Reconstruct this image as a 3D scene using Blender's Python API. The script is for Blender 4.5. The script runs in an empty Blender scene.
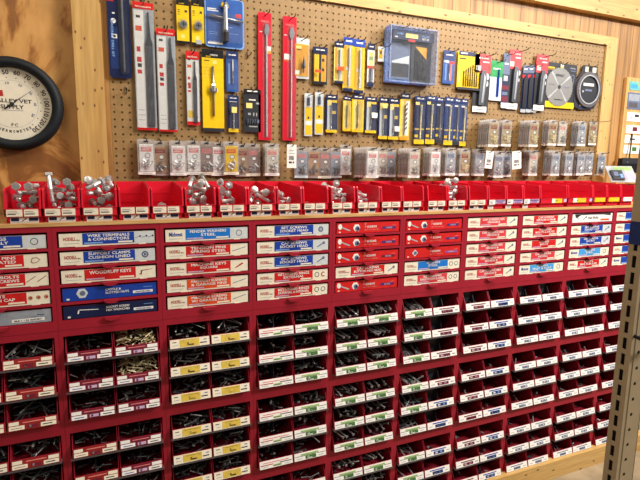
import bpy, math, random
from mathutils import Vector, Matrix
random.seed(7)
R = random.Random(11)
C = bpy.context.scene.collection
PI = math.pi

# ------------------------------------------------------------------ camera
ZC = 1.345                       # top of the steel cabinets above the floor
U = 0.305                        # cabinet width (12 in)
CAM = Vector((0.14375, -1.64763, ZC + 0.19972))
FPX = 497.588
YAW, PITCH, ROLL = 0.412395, 0.155443, 0.0154132
_f = Vector((math.sin(YAW)*math.cos(PITCH), math.cos(YAW)*math.cos(PITCH), -math.sin(PITCH)))
_r = Vector((math.cos(YAW), -math.sin(YAW), 0)); _u = _r.cross(_f)
CR = _r*math.cos(ROLL) + _u*math.sin(ROLL)
CU = -_r*math.sin(ROLL) + _u*math.cos(ROLL)
CF = _f
cd = bpy.data.cameras.new('camera'); co = bpy.data.objects.new('camera', cd); C.objects.link(co)
m3 = Matrix((CR, CU, -CF)).transposed()
co.matrix_world = Matrix.Translation(CAM) @ m3.to_4x4()
cd.sensor_width = 36; cd.lens = FPX/640*36; cd.clip_start = .02
bpy.context.scene.camera = co

def at(x, y, Y):
    """point of the vertical plane Y = const seen at photo pixel (x, y)"""
    d = CR*((x-320)/FPX) + CU*((240-y)/FPX) + CF
    t = (Y-CAM.y)/d.y
    return CAM + d*t

# ------------------------------------------------------------------ materials
def lin(c):
    return tuple(((v/255)/12.92 if v/255 <= .04045 else (((v/255)+.055)/1.055)**2.4) for v in c)
MATS = {}
def mat(name, rgb, rough=.5, metal=0., var=.12, scale=60., alpha=1., bump=0., coat=0.):
    m = bpy.data.materials.new(name); m.use_nodes = True
    nt = m.node_tree; b = nt.nodes['Principled BSDF']
    tc = nt.nodes.new('ShaderNodeTexCoord'); nz = nt.nodes.new('ShaderNodeTexNoise')
    nz.inputs['Scale'].default_value = scale; nz.inputs['Detail'].default_value = 3
    nt.links.new(tc.outputs['Object'], nz.inputs['Vector'])
    rp = nt.nodes.new('ShaderNodeValToRGB')
    l = lin(rgb)
    rp.color_ramp.elements[0].position = .3; rp.color_ramp.elements[1].position = .7
    rp.color_ramp.elements[0].color = tuple(v*(1-var) for v in l)+(1,)
    rp.color_ramp.elements[1].color = tuple(min(1, v*(1+var)) for v in l)+(1,)
    nt.links.new(nz.outputs['Fac'], rp.inputs['Fac'])
    nt.links.new(rp.outputs['Color'], b.inputs['Base Color'])
    b.inputs['Roughness'].default_value = rough; b.inputs['Metallic'].default_value = metal
    b.inputs['Alpha'].default_value = alpha
    if metal == 0: b.inputs['Specular IOR Level'].default_value = .3
    if coat: b.inputs['Coat Weight'].default_value = coat
    if bump:
        bp = nt.nodes.new('ShaderNodeBump'); bp.inputs['Strength'].default_value = bump; bp.inputs['Distance'].default_value = .002
        nt.links.new(nz.outputs['Fac'], bp.inputs['Height']); nt.links.new(bp.outputs['Normal'], b.inputs['Normal'])
    MATS[name] = m
    return m

def wood(name, cols, scl, dist=1.5, rough=.55, knots=False, groove=None, wav=0., seed=0.):
    m = bpy.data.materials.new(name); m.use_nodes = True
    nt = m.node_tree; N = nt.nodes; L = nt.links; b = N['Principled BSDF']
    tc = N.new('ShaderNodeTexCoord'); mp = N.new('ShaderNodeMapping')
    mp.inputs['Scale'].default_value = scl; mp.inputs['Location'].default_value = (seed, seed*.7, seed*1.3)
    L.new(tc.outputs['Object'], mp.inputs['Vector'])
    nz = N.new('ShaderNodeTexNoise'); nz.inputs['Scale'].default_value = 1; nz.inputs['Detail'].default_value = 5
    nz.inputs['Roughness'].default_value = .6; nz.inputs['Distortion'].default_value = dist
    L.new(mp.outputs['Vector'], nz.inputs['Vector'])
    fac = nz.outputs['Fac']
    if wav:
        ml = N.new('ShaderNodeMath'); ml.operation = 'MULTIPLY'; ml.inputs[1].default_value = wav
        L.new(fac, ml.inputs[0]); sn = N.new('ShaderNodeMath'); sn.operation = 'SINE'; L.new(ml.outputs[0], sn.inputs[0])
        mr = N.new('ShaderNodeMapRange'); mr.inputs['From Min'].default_value = -1; L.new(sn.outputs[0], mr.inputs['Value']); fac = mr.outputs[0]
    rp = N.new('ShaderNodeValToRGB'); e = rp.color_ramp.elements
    lo, hi = (.22, .8) if wav else (.32, .68)
    e[0].position = lo; e[0].color = lin(cols[0])+(1,); e[1].position = hi; e[1].color = lin(cols[-1])+(1,)
    for i, c in enumerate(cols[1:-1]):
        q = e.new(lo+(hi-lo)*(i+1)/(len(cols)-1)); q.color = lin(c)+(1,)
    L.new(fac, rp.inputs['Fac']); col = rp.outputs['Color']
    # fine fibre
    mp2 = N.new('ShaderNodeMapping'); mp2.inputs['Scale'].default_value = tuple(s*9 for s in scl); L.new(tc.outputs['Object'], mp2.inputs['Vector'])
    n2 = N.new('ShaderNodeTexNoise'); n2.inputs['Scale'].default_value = 1; n2.inputs['Detail'].default_value = 2; L.new(mp2.outputs['Vector'], n2.inputs['Vector'])
    mr2 = N.new('ShaderNodeMapRange'); mr2.inputs['From Min'].default_value = .3; mr2.inputs['From Max'].default_value = .7
    mr2.inputs['To Min'].default_value = .86; mr2.inputs['To Max'].default_value = 1.1; L.new(n2.outputs['Fac'], mr2.inputs['Value'])
    mx = N.new('ShaderNodeMix'); mx.data_type = 'RGBA'; mx.blend_type = 'MULTIPLY'; mx.inputs['Factor'].default_value = 1
    L.new(col, mx.inputs[6]); L.new(mr2.outputs[0], mx.inputs[7]); col = mx.outputs[2]
    if knots:
        sk = N.new('ShaderNodeSeparateXYZ'); L.new(tc.outputs['Object'], sk.inputs[0]); cb = N.new('ShaderNodeCombineXYZ')
        for ax_, sc_, ou_ in (('X', knots[0], 0), ('Z', knots[2], 1)):
            mm_ = N.new('ShaderNodeMath'); mm_.operation = 'MULTIPLY'; mm_.inputs[1].default_value = sc_; L.new(sk.outputs[ax_], mm_.inputs[0]); L.new(mm_.outputs[0], cb.inputs[ou_])
        vo = N.new('ShaderNodeTexVoronoi'); vo.voronoi_dimensions = '2D'; vo.inputs['Scale'].default_value = 1; L.new(cb.outputs[0], vo.inputs['Vector'])
        mr3 = N.new('ShaderNodeMapRange'); mr3.inputs['From Min'].default_value = .03; mr3.inputs['From Max'].default_value = .075; L.new(vo.outputs['Distance'], mr3.inputs['Value'])
        mk = N.new('ShaderNodeMix'); mk.data_type = 'RGBA'; L.new(mr3.outputs[0], mk.inputs['Factor'])
        mk.inputs[6].default_value = lin((105, 62, 28))+(1,); L.new(col, mk.inputs[7]); col = mk.outputs[2]
    if groove:
        sx = N.new('ShaderNodeSeparateXYZ'); L.new(tc.outputs['Object'], sx.inputs[0])
        dv = N.new('ShaderNodeMath'); dv.operation = 'DIVIDE'; dv.inputs[1].default_value = groove; L.new(sx.outputs['X'], dv.inputs[0])
        fr = N.new('ShaderNodeMath'); fr.operation = 'FRACT'; L.new(dv.outputs[0], fr.inputs[0])
        lt = N.new('ShaderNodeMath'); lt.operation = 'LESS_THAN'; lt.inputs[1].default_value = .05; L.new(fr.outputs[0], lt.inputs[0])
        mg = N.new('ShaderNodeMix'); mg.data_type = 'RGBA'; L.new(lt.outputs[0], mg.inputs['Factor']); L.new(col, mg.inputs[6])
        mg.inputs[7].default_value = lin((112, 76, 36))+(1,); col = mg.outputs[2]
    L.new(col, b.inputs['Base Color']); b.inputs['Roughness'].default_value = rough
    MATS[name] = m

wood('ply_left', [(140, 88, 38), (174, 118, 56), (196, 142, 76), (202, 150, 84)], (3.2, 3, 1.5), dist=2.0, wav=13.)
wood('ply_right', [(120, 84, 40), (166, 122, 66), (186, 143, 86)], (34., 3, 1.2), dist=.6, groove=.1016)
wood('pine', [(186, 144, 80), (202, 162, 96), (208, 172, 108)], (12., 12, .9), knots=(19, 3, 11), seed=3)
wood('pine_flat', [(186, 144, 80), (202, 162, 96), (208, 172, 108)], (.9, 12, 12.), knots=(6., 3, 14), seed=5)
wood('worktop', [(170, 118, 62), (204, 158, 98), (216, 174, 116)], (2., 30, 40.), seed=1)
wood('hardboard', [(140, 109, 65), (148, 117, 71), (156, 123, 77)], (40., 40, 40.), dist=.3)
wood('board_wood', [(176, 122, 62), (206, 158, 92), (220, 176, 112)], (20., 9, 2.), seed=9)
mat('concrete', (150, 132, 104), .8, var=.25, scale=9, bump=.2)
mat('red_steel', (158, 30, 48), .42, var=.07, scale=14)
mat('red_shade', (120, 18, 34), .5, var=.08, scale=20)  # red_steel darkened: shade inside cabinets and bins put into the colour
mat('red_plastic', (210, 28, 50), .35, var=.06, scale=12)
mat('red_card', (206, 34, 34), .4)
mat('pink_red', (214, 62, 70), .4)
mat('orange_card', (222, 82, 36), .45)
mat('orange_red', (142, 38, 34), .45)
mat('cream', (238, 230, 208), .5, var=.05)
mat('white', (238, 236, 230), .5, var=.04)
mat('white_clear', (206, 212, 214), .3, var=.06)
mat('blue', (28, 66, 164), .4, var=.08)
mat('blue_bright', (28, 118, 206), .4, var=.08)
mat('blue_sky', (72, 160, 224), .4, var=.08)
mat('blue_pack', (52, 92, 166), .35, var=.1)
mat('blue_light', (130, 170, 226), .3, var=.08)
mat('navy', (24, 34, 74), .4, var=.1)
mat('navy_blue', (34, 54, 108), .4, var=.1)
mat('black', (20, 20, 24), .45)
mat('rubber', (20, 27, 33), .6)
mat('charcoal', (44, 46, 52), .45)
mat('maroon', (110, 28, 50), .5)
mat('yellow', (236, 196, 24), .4, var=.06)
mat('yellow_amber', (226, 160, 28), .4, var=.08)
mat('yellow_pale', (240, 222, 130), .45, var=.06)
mat('gold_label', (214, 184, 78), .45)
mat('green', (66, 112, 54), .45)
mat('green_pale', (150, 180, 110), .45)
mat('green_card', (40, 150, 80), .4)
mat('text_dark', (46, 44, 52), .6)
mat('text_red', (178, 44, 40), .55)
mat('text_blue', (40, 70, 160), .55)
mat('text_brown', (150, 90, 70), .55)
mat('pink_print', (222, 128, 122), .5)
mat('purple', (136, 86, 150), .5)
mat('purple_dark', (70, 44, 110), .5)
mat('lilac', (196, 170, 200), .5)
mat('grey_card', (150, 158, 168), .45)
mat('grey_label', (170, 174, 178), .5)
mat('slate', (100, 112, 140), .5)
mat('gold_dull', (172, 150, 106), .5)
mat('silver_card', (168, 174, 178), .45)
mat('pale_card', (204, 196, 178), .5)
mat('kraft', (176, 140, 104), .55)
mat('taupe', (150, 128, 118), .5)
mat('teal', (110, 180, 176), .45)
mat('zinc', (214, 214, 214), .34, metal=.7, var=.18, scale=160)
mat('zinc_dull', (180, 180, 176), .4, metal=.65, var=.25, scale=200)
mat('blade_steel', (128, 128, 126), .5, metal=.3, var=.06)
mat('steel', (172, 174, 178), .32, metal=.9, var=.1)
mat('steel_dark', (84, 88, 94), .38, metal=.75, var=.12)
mat('shelf_steel', (96, 92, 96), .45, metal=.4)
mat('black_oxide', (62, 66, 68), .36, metal=.4, var=.3, scale=150)
mat('dark_zinc', (136, 138, 136), .34, metal=.55, var=.35, scale=150)
mat('brass', (228, 218, 174), .4, metal=.2, var=.2, scale=150)
mat('chrome', (210, 210, 214), .18, metal=1., var=.05)
mat('wire_black', (34, 32, 34), .35, metal=.3)
mat('tan_steel', (176, 158, 126), .45, var=.05, scale=25)
mat('dial', (232, 224, 204), .5, var=.03)
def clear_mat(name, tint, veil, rough=.12, milk=(220, 224, 230)):
    """thin clear plastic: see-through, glossy at grazing angles, with a slight milky veil"""
    m = bpy.data.materials.new(name); m.use_nodes = True
    nt = m.node_tree; N = nt.nodes; L = nt.links; out = N['Material Output']; N.remove(N['Principled BSDF'])
    tr = N.new('ShaderNodeBsdfTransparent'); tr.inputs[0].default_value = lin(tint)+(1,)
    gl = N.new('ShaderNodeBsdfGlossy'); gl.inputs['Roughness'].default_value = rough
    df = N.new('ShaderNodeBsdfDiffuse'); df.inputs[0].default_value = lin(milk)+(1,)
    tc = N.new('ShaderNodeTexCoord'); nz = N.new('ShaderNodeTexNoise'); nz.inputs['Scale'].default_value = 60; L.new(tc.outputs['Object'], nz.inputs['Vector'])
    mv = N.new('ShaderNodeMath'); mv.operation = 'MULTIPLY'; mv.inputs[1].default_value = veil*2; L.new(nz.outputs['Fac'], mv.inputs[0])
    m1 = N.new('ShaderNodeMixShader'); L.new(mv.outputs[0], m1.inputs[0]); L.new(tr.outputs[0], m1.inputs[1]); L.new(df.outputs[0], m1.inputs[2])
    lw = N.new('ShaderNodeLayerWeight'); pw = N.new('ShaderNodeMath'); pw.operation = 'POWER'; pw.inputs[1].default_value = 4; L.new(lw.outputs['Facing'], pw.inputs[0])
    fr = N.new('ShaderNodeMapRange'); fr.inputs['To Min'].default_value = .035; fr.inputs['To Max'].default_value = .6; L.new(pw.outputs[0], fr.inputs['Value'])
    m2 = N.new('ShaderNodeMixShader'); L.new(fr.outputs[0], m2.inputs[0]); L.new(m1.outputs[0], m2.inputs[1]); L.new(gl.outputs[0], m2.inputs[2])
    L.new(m2.outputs[0], out.inputs['Surface']); MATS[name] = m
clear_mat('clear', (250, 251, 252), .03)
clear_mat('clear_frost', (236, 242, 252), .35, .2, (190, 205, 240))
clear_mat('pack_clear', (246, 244, 242), .4, .2, (205, 200, 195))

# ------------------------------------------------------------------ mesh builder
_txt = {}
def text_geo(s):
    if s not in _txt:
        cu = bpy.data.curves.new('t', 'FONT'); cu.body = s; cu.resolution_u = 2; cu.offset = .022; cu.align_x = 'LEFT'
        ob = bpy.data.objects.new('t', cu); C.objects.link(ob)
        me = bpy.data.meshes.new_from_object(ob)
        vs = [(v.co.x, v.co.y) for v in me.vertices]; fs = [tuple(p.vertices) for p in me.polygons]
        bpy.data.objects.remove(ob); bpy.data.curves.remove(cu); bpy.data.meshes.remove(me)
        x0 = min(v[0] for v in vs); x1 = max(v[0] for v in vs); y0 = min(v[1] for v in vs); y1 = max(v[1] for v in vs)
        _txt[s] = ([((v[0]-x0)/(x1-x0), (v[1]-y0)/(y1-y0)) for v in vs], fs, (x1-x0)/(y1-y0))
    return _txt[s]

class MB:
    def __init__(s):
        s.v = []; s.f = []; s.m = []; s.mats = []; s.M = None
    def mi(s, m):
        if m not in s.mats: s.mats.append(m)
        return s.mats.index(m)
    def add(s, vs, fs, m):
        o = len(s.v); i = s.mi(m)
        if s.M is not None: vs = [tuple(s.M @ Vector(v)) for v in vs]
        s.v += [tuple(v) for v in vs]
        for f in fs: s.f.append(tuple(a+o for a in f)); s.m.append(i)
        return s
    def box(s, x0, x1, y0, y1, z0, z1, m):
        return s.add([(x0,y0,z0),(x1,y0,z0),(x1,y1,z0),(x0,y1,z0),(x0,y0,z1),(x1,y0,z1),(x1,y1,z1),(x0,y1,z1)],
              [(0,3,2,1),(4,5,6,7),(0,1,5,4),(1,2,6,5),(2,3,7,6),(3,0,4,7)], m)
    def prism(s, poly, a, b, m, axis='y'):
        """poly in the two other axes, extruded from a to b"""
        n = len(poly)
        def P(p, t):
            return (p[0], t, p[1]) if axis == 'y' else ((t, p[0], p[1]) if axis == 'x' else (p[0], p[1], t))
        vs = [P(p, a) for p in poly]+[P(p, b) for p in poly]
        fs = [tuple(range(n)), tuple(range(2*n-1, n-1, -1))]+[(i, i+n, (i+1) % n+n, (i+1) % n) for i in range(n)]
        return s.add(vs, fs, m)
    def rrect(s, x0, x1, z0, z1, r, y0, y1, m, n=4):
        p = []
        for cx, cz, a0 in ((x1-r, z1-r, 0), (x0+r, z1-r, 90), (x0+r, z0+r, 180), (x1-r, z0+r, 270)):
            for k in range(n+1):
                a = math.radians(a0+90*k/n); p.append((cx+r*math.cos(a), cz+r*math.sin(a)))
        return s.prism(p, y0, y1, m)
    def disc(s, cx, cz, r, y0, y1, m, n=24, rz=None, a0=0, a1=360):
        rz = rz or r
        p = [(cx+r*math.cos(math.radians(a0+(a1-a0)*k/n)), cz+rz*math.sin(math.radians(a0+(a1-a0)*k/n))) for k in range(n if a1-a0 == 360 else n+1)]
        return s.prism(p, y0, y1, m)
    def annulus(s, cx, cz, r0, r1, y0, y1, m, n=28, k0=1.):
        vs = []; fs = []
        for k in range(n):
            a = 2*PI*k/n; c, d = math.cos(a), math.sin(a)
            vs += [(cx+r0*c, y0, cz+r0*d), (cx+r1*c, y0, cz+r1*d), (cx+r1*c, y1, cz+r1*d), (cx+r0*c, y1, cz+r0*d)]
        for k in range(n):
            a = 4*k; b = 4*((k+1) % n)
            for i in range(4): fs.append((a+i, b+i, b+(i+1) % 4, a+(i+1) % 4))
        return s.add(vs, fs, m)
    def lathe(s, prof, m, p0=(0,0,0), ax=(0,0,1), n=10, rot=0.):
        """profile [(r, t)] spun about ax from p0; each ring may be polygonal"""
        ax = Vector(ax).normalized(); t = Vector((1,0,0)) if abs(ax.x) < .9 else Vector((0,1,0))
        a = ax.cross(t).normalized(); b = ax.cross(a); p0 = Vector(p0)
        vs = []; fs = []
        for r, h in prof:
            for k in range(n):
                q = 2*PI*k/n+rot; vs.append(tuple(p0+ax*h+(a*math.cos(q)+b*math.sin(q))*r))
        for i in range(len(prof)-1):
            for k in range(n): fs.append((i*n+k, i*n+(k+1) % n, (i+1)*n+(k+1) % n, (i+1)*n+k))
        fs.append(tuple(range(n-1, -1, -1))); fs.append(tuple((len(prof)-1)*n+k for k in range(n)))
        return s.add(vs, fs, m)
    def cyl(s, p0, p1, r, m, n=10, r1=None):
        d = Vector(p1)-Vector(p0)
        return s.lathe([(r, 0), (r if r1 is None else r1, d.length)], m, p0, d, n)
    def tube(s, pts, r, m, n=6):
        pts = [Vector(p) for p in pts]; vs = []; fs = []
        up = Vector((1, 0, 0))
        for i, p in enumerate(pts):
            d = (pts[min(i+1, len(pts)-1)]-pts[max(i-1, 0)]).normalized()
            a = d.cross(up)
            if a.length < .1: a = d.cross(Vector((0, 1, 0)))
            a.normalize(); b = d.cross(a)
            for k in range(n):
                q = 2*PI*k/n; vs.append(tuple(p+(a*math.cos(q)+b*math.sin(q))*r))
        for i in range(len(pts)-1):
            for k in range(n): fs.append((i*n+k, i*n+(k+1) % n, (i+1)*n+(k+1) % n, (i+1)*n+k))
        fs.append(tuple(range(n-1, -1, -1))); fs.append(tuple((len(pts)-1)*n+k for k in range(n)))
        return s.add(vs, fs, m)
    def twist(s, p0, p1, r, m, turns=3, seg=18, tip=True):
        """a twist drill: two-fluted section wound along its axis"""
        p0 = Vector(p0); d = Vector(p1)-p0; L = d.length; ax = d.normalized()
        t = Vector((0, 1, 0)) if abs(ax.y) < .9 else Vector((1, 0, 0)); a = ax.cross(t).normalized(); b = ax.cross(a)
        vs = []; fs = []; n = 8; sec = [1, .8, .42, .8, 1, .8, .42, .8]
        for i in range(seg+1):
            q0 = 2*PI*turns*i/seg; k_ = 1. if i < seg or not tip else .25
            for k in range(n):
                q = 2*PI*k/n+q0; vs.append(tuple(p0+ax*(L*i/seg)+(a*math.cos(q)+b*math.sin(q))*r*sec[k]*k_))
        for i in range(seg):
            for k in range(n): fs.append((i*n+k, i*n+(k+1) % n, (i+1)*n+(k+1) % n, (i+1)*n+k))
        fs.append(tuple(range(n-1, -1, -1))); fs.append(tuple(seg*n+k for k in range(n)))
        return s.add(vs, fs, m)
    def text(s, t, x0, z0, h, y, m, w=None, align='l', M=None):
        """flat printed lettering on a vertical face looking at -Y"""
        vs, fs, asp = text_geo(t); W = w or h*asp*.95
        ox = x0 - (W if align == 'r' else W/2 if align == 'c' else 0)
        P = [(ox+v[0]*W, y, z0+v[1]*h) for v in vs]
        if M is not None: P = [tuple(M @ Vector(p)) for p in P]
        return s.add(P, fs, m)
    def build(s, name, parent=None, smooth=False, kind=None, label=None):
        me = bpy.data.meshes.new(name); me.from_pydata(s.v, [], s.f)
        for m in s.mats: me.materials.append(MATS[m])
        me.polygons.foreach_set('material_index', s.m)
        if smooth: me.polygons.foreach_set('use_smooth', [True]*len(s.f))
        me.update()
        o = bpy.data.objects.new(name, me); C.objects.link(o)
        if parent is not None: o.parent = parent
        if kind: o['kind'] = kind
        if label: o['label'] = label
        return o

def tag(o, label, cat, group=None):
    o['label'] = label; o['category'] = cat
    if group: o['group'] = group
    return o
def thing(name, label, cat, loc=(0, 0, 0), group=None, rot=None):
    o = bpy.data.objects.new(name, None); C.objects.link(o); o.location = loc; o.empty_display_size = .02
    if rot: o.rotation_euler = rot
    return tag(o, label, cat, group)
def dup(root, loc, label=None, group=None, rot=None):
    r = root.copy(); C.objects.link(r); r.location = loc
    if rot is not None: r.rotation_euler = rot
    if label: r['label'] = label
    if group: r['group'] = group
    for ch in list(root.children):
        c = ch.copy(); C.objects.link(c); c.parent = r
        for g in list(ch.children):
            d = g.copy(); C.objects.link(d); d.parent = c
    return r
ORD = ['first','second','third','fourth','fifth','sixth','seventh','eighth','ninth','tenth','eleventh','twelfth','thirteenth','fourteenth',
       'fifteenth','sixteenth','seventeenth','eighteenth','nineteenth','twentieth','twenty-first','twenty-second','twenty-third','twenty-fourth','twenty-fifth','twenty-sixth']

# ------------------------------------------------------------------ setting
def struct(mb, name):
    return mb.build(name, kind='structure')
YW = .3005                                     # plywood wall
YP = .288                                      # front of the pegboard
YT = .262                                      # front of the 2x4 trim
mb = MB(); mb.box(-1.6, 5.2, -3.2, YW+.02, -.05, 0, 'concrete'); struct(mb, 'floor')
mb = MB(); mb.box(-1.6, .12, YW, YW+.02, 0, 3., 'ply_left'); mb.box(.12, 5.2, YW, YW+.02, 0, 3., 'ply_right'); struct(mb, 'wall_back')
# pegboard with real holes
mb = MB()
hx0, hz0, P = .195, at(322, 5, YP).z, .0254
nx, nz = 96, 33
hole_r = .0036
octo = [(math.cos(PI/4*k+PI/8)*hole_r, math.sin(PI/4*k+PI/8)*hole_r) for k in range(8)]
for j in range(nz):
    for i in range(nx):
        cx = hx0+P*i; cz = hz0-P*j; h = P/2
        x0, x1 = cx-h, cx+h; z0, z1 = cz-h, cz+h
        if i == 0: x0 = cx-.011
        if i == nx-1: x1 = cx+.002+h
        if j == 0: z1 = cz+.036
        c = h*.414
        sq = [(x1, cz+c), (cx+c, z1), (cx-c, z1), (x0, cz+c), (x0, cz-c), (cx-c, z0), (cx+c, z0), (x1, cz-c)]
        oc = [(cx+octo[k][0], cz+octo[k][1]) for k in range(8)]
        vs = [(a, YP, b) for a, b in sq]+[(a, YP, b) for a, b in oc]+[(a, YP+.006, b) for a, b in oc]
        corner = [(x1, YP, z1), (x0, YP, z1), (x0, YP, z0), (x1, YP, z0)]
        vs += corner
        fs = []
        for k in range(8):
            k2 = (k+1) % 8
            fs.append((k, 8+k, 8+k2, k2)); fs.append((8+k, 16+k, 16+k2, 8+k2))
        fs += [(0, 1, 24), (2, 3, 25), (4, 5, 26), (6, 7, 27)]
        mb.add(vs, fs, 'hardboard')
px0, px1 = hx0-.011, hx0+P*(nx-1)+.0147; pz1 = hz0+.036; pz0 = hz0-P*(nz-.5)
mb.box(px0, px1, YP, YP+.006, 0.001, pz0, 'hardboard')
o = mb.build('pegboard'); tag(o, 'brown perforated pegboard covering the wall above the worktop', 'pegboard')
# pine trim
def trim(x0, x1, z0, z1, m, name, y0=YT, y1=YW):
    b = MB(); b.box(x0, x1, y0, y1, z0, z1, m); return struct(b, name)
trim(.078, .167, .95, 2.95, 'pine', 'trim_1')
tl, th, tr0, tr1 = 2.178, 2.2215, 2.6215, 2.703           # frame laps over the edge of the pegboard
b = MB(); b.prism([(.169, tl), (tr0, tl), (tr1, th), (.169, th)], .277, YP-.0005, 'pine_flat'); b.box(.169, tr1, YP-.0005, YW, pz1+.0006, th, 'pine_flat'); struct(b, 'trim_2')
b = MB(); b.prism([(tr0+.001, tl), (tr1, th-.0005), (tr1, 1.0), (tr0+.001, 1.0)], .277, YP-.0005, 'pine'); b.box(px1+.0006, tr1, YP-.0005, YW, 1.0, pz1, 'pine'); struct(b, 'trim_3')
trim(.1675, px0-.0005, 1.0, pz1, 'ply_right', 'trim_6', .2885, YW)
bz = (at(541, 0, .262).z+at(640, 22, .262).z)/2
trim(.4, 4.6, bz, bz+.14, 'pine_flat', 'trim_4', .262, YW)
trim(-.65, 2.85, 0, .092, 'pine_flat', 'trim_5', -.038, 0.)

# ------------------------------------------------------------------ worktop
CT = ZC+.0105
b = MB(); b.box(-.62, 3.0, -.002, .262, ZC, CT, 'worktop')
tag(b.build('worktop'), 'long plywood worktop lying on the red cabinets', 'worktop')

# ------------------------------------------------------------------ drawer cabinets
DH, DP, DZ = .0415, .0562, .0225      # drawer height, pitch, gap above the first
def pic(mb, kind, cx, cz, s, y):
    a, bb = y, y-.0003
    if kind == 'ring': mb.annulus(cx, cz, s*.32, s*.40, bb, a, 'text_dark', 20)
    elif kind == 'ring2':
        mb.annulus(cx-s*.5, cz, s*.28, s*.36, bb, a, 'text_dark', 18); mb.annulus(cx+s*.5, cz, s*.26, s*.36, bb, a, 'slate', 18)
    elif kind == 'clip':
        mb.annulus(cx-s*.5, cz, s*.28, s*.36, bb, a, 'text_dark', 18)
        p = [(cx+s*.5+s*.36*math.cos(t), cz+s*.36*math.sin(t)) for t in [math.radians(50+260*k/12) for k in range(13)]]
        p += [(cx+s*.5+s*.22*math.cos(t), cz+s*.22*math.sin(t)) for t in [math.radians(310-260*k/12) for k in range(13)]]
        mb.prism(p, bb, a, 'text_red')
    elif kind == 'dee':
        p = [(-.5,-.2),(-.3,-.35),(.1,-.3),(.5,.05),(.15,.35),(-.35,.3)]; q = [(x*.8, z*.75) for x, z in p]
        for i in range(6):
            j = (i+1) % 6; mb.prism([(cx+p[i][0]*s, cz+p[i][1]*s), (cx+p[j][0]*s, cz+p[j][1]*s), (cx+q[j][0]*s, cz+q[j][1]*s), (cx+q[i][0]*s, cz+q[i][1]*s)], bb, a, 'text_brown')
    elif kind == 'pins':
        for d in (-.6, .5):
            mb.prism([(cx+(d-.5)*s, cz-.3*s), (cx+(d-.44)*s, cz-.36*s), (cx+(d+.5)*s, cz+.3*s), (cx+(d+.44)*s, cz+.36*s)], bb, a, 'text_brown')
    elif kind == 'caps':
        for d in (-1., 0, 1.):
            mb.disc(cx+d*s, cz+d*.04*s, s*.3, bb, a, 'kraft', 14); mb.disc(cx+d*s+.08*s, cz, s*.16, bb-.0003, bb, 'text_red', 10)
    elif kind == 'wire':
        for d in (-.9, .0, .9):
            mb.prism([(cx+(d-.4)*s, cz-.12*s), (cx+(d+.35)*s, cz+.1*s), (cx+(d+.35)*s, cz+.18*s), (cx+(d-.4)*s, cz-.04*s)], bb, a, 'slate'); mb.disc(cx+(d+.3)*s, cz+.14*s, s*.14, bb-.0002, bb, 'navy', 8)
    elif kind == 'clamp':
        mb.annulus(cx, cz, s*.22, s*.42, bb, a, 'slate', 18); mb.prism([(cx-.1*s, cz-.2*s), (cx+.22*s, cz), (cx-.1*s, cz+.2*s)], bb, a, 'navy')
    elif kind == 'key':
        mb.prism([(cx-.8*s, cz-.3*s), (cx-.5*s, cz-.36*s), (cx-.6*s, cz+.2*s), (cx+.8*s, cz+.34*s), (cx+.8*s, cz+.28*s), (cx-.4*s, cz+.12*s)], bb, a, 'text_brown')
    elif kind == 'pin':
        mb.prism([(cx-.9*s, cz-.2*s), (cx-.88*s, cz-.28*s), (cx+.9*s, cz+.22*s), (cx+.88*s, cz+.3*s)], bb, a, 'slate')
    elif kind == 'bar':
        mb.prism([(cx-.6*s, cz-.3*s), (cx-.4*s, cz-.35*s), (cx+.6*s, cz+.2*s), (cx+.4*s, cz+.32*s)], bb, a, 'text_red')
    elif kind == 'screw':
        mb.prism([(cx-.6*s, cz-.32*s), (cx-.5*s, cz-.42*s), (cx+.45*s, cz+.1*s), (cx+.35*s, cz+.24*s)], bb, a, 'slate'); mb.disc(cx+.48*s, cz+.22*s, s*.22, bb-.0002, bb, 'slate', 8)
    elif kind == 'nut':
        mb.disc(cx, cz, s*.44, bb, a, 'slate', 6); mb.disc(cx, cz, s*.2, bb-.0003, bb, 'grey_label', 10)

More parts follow.
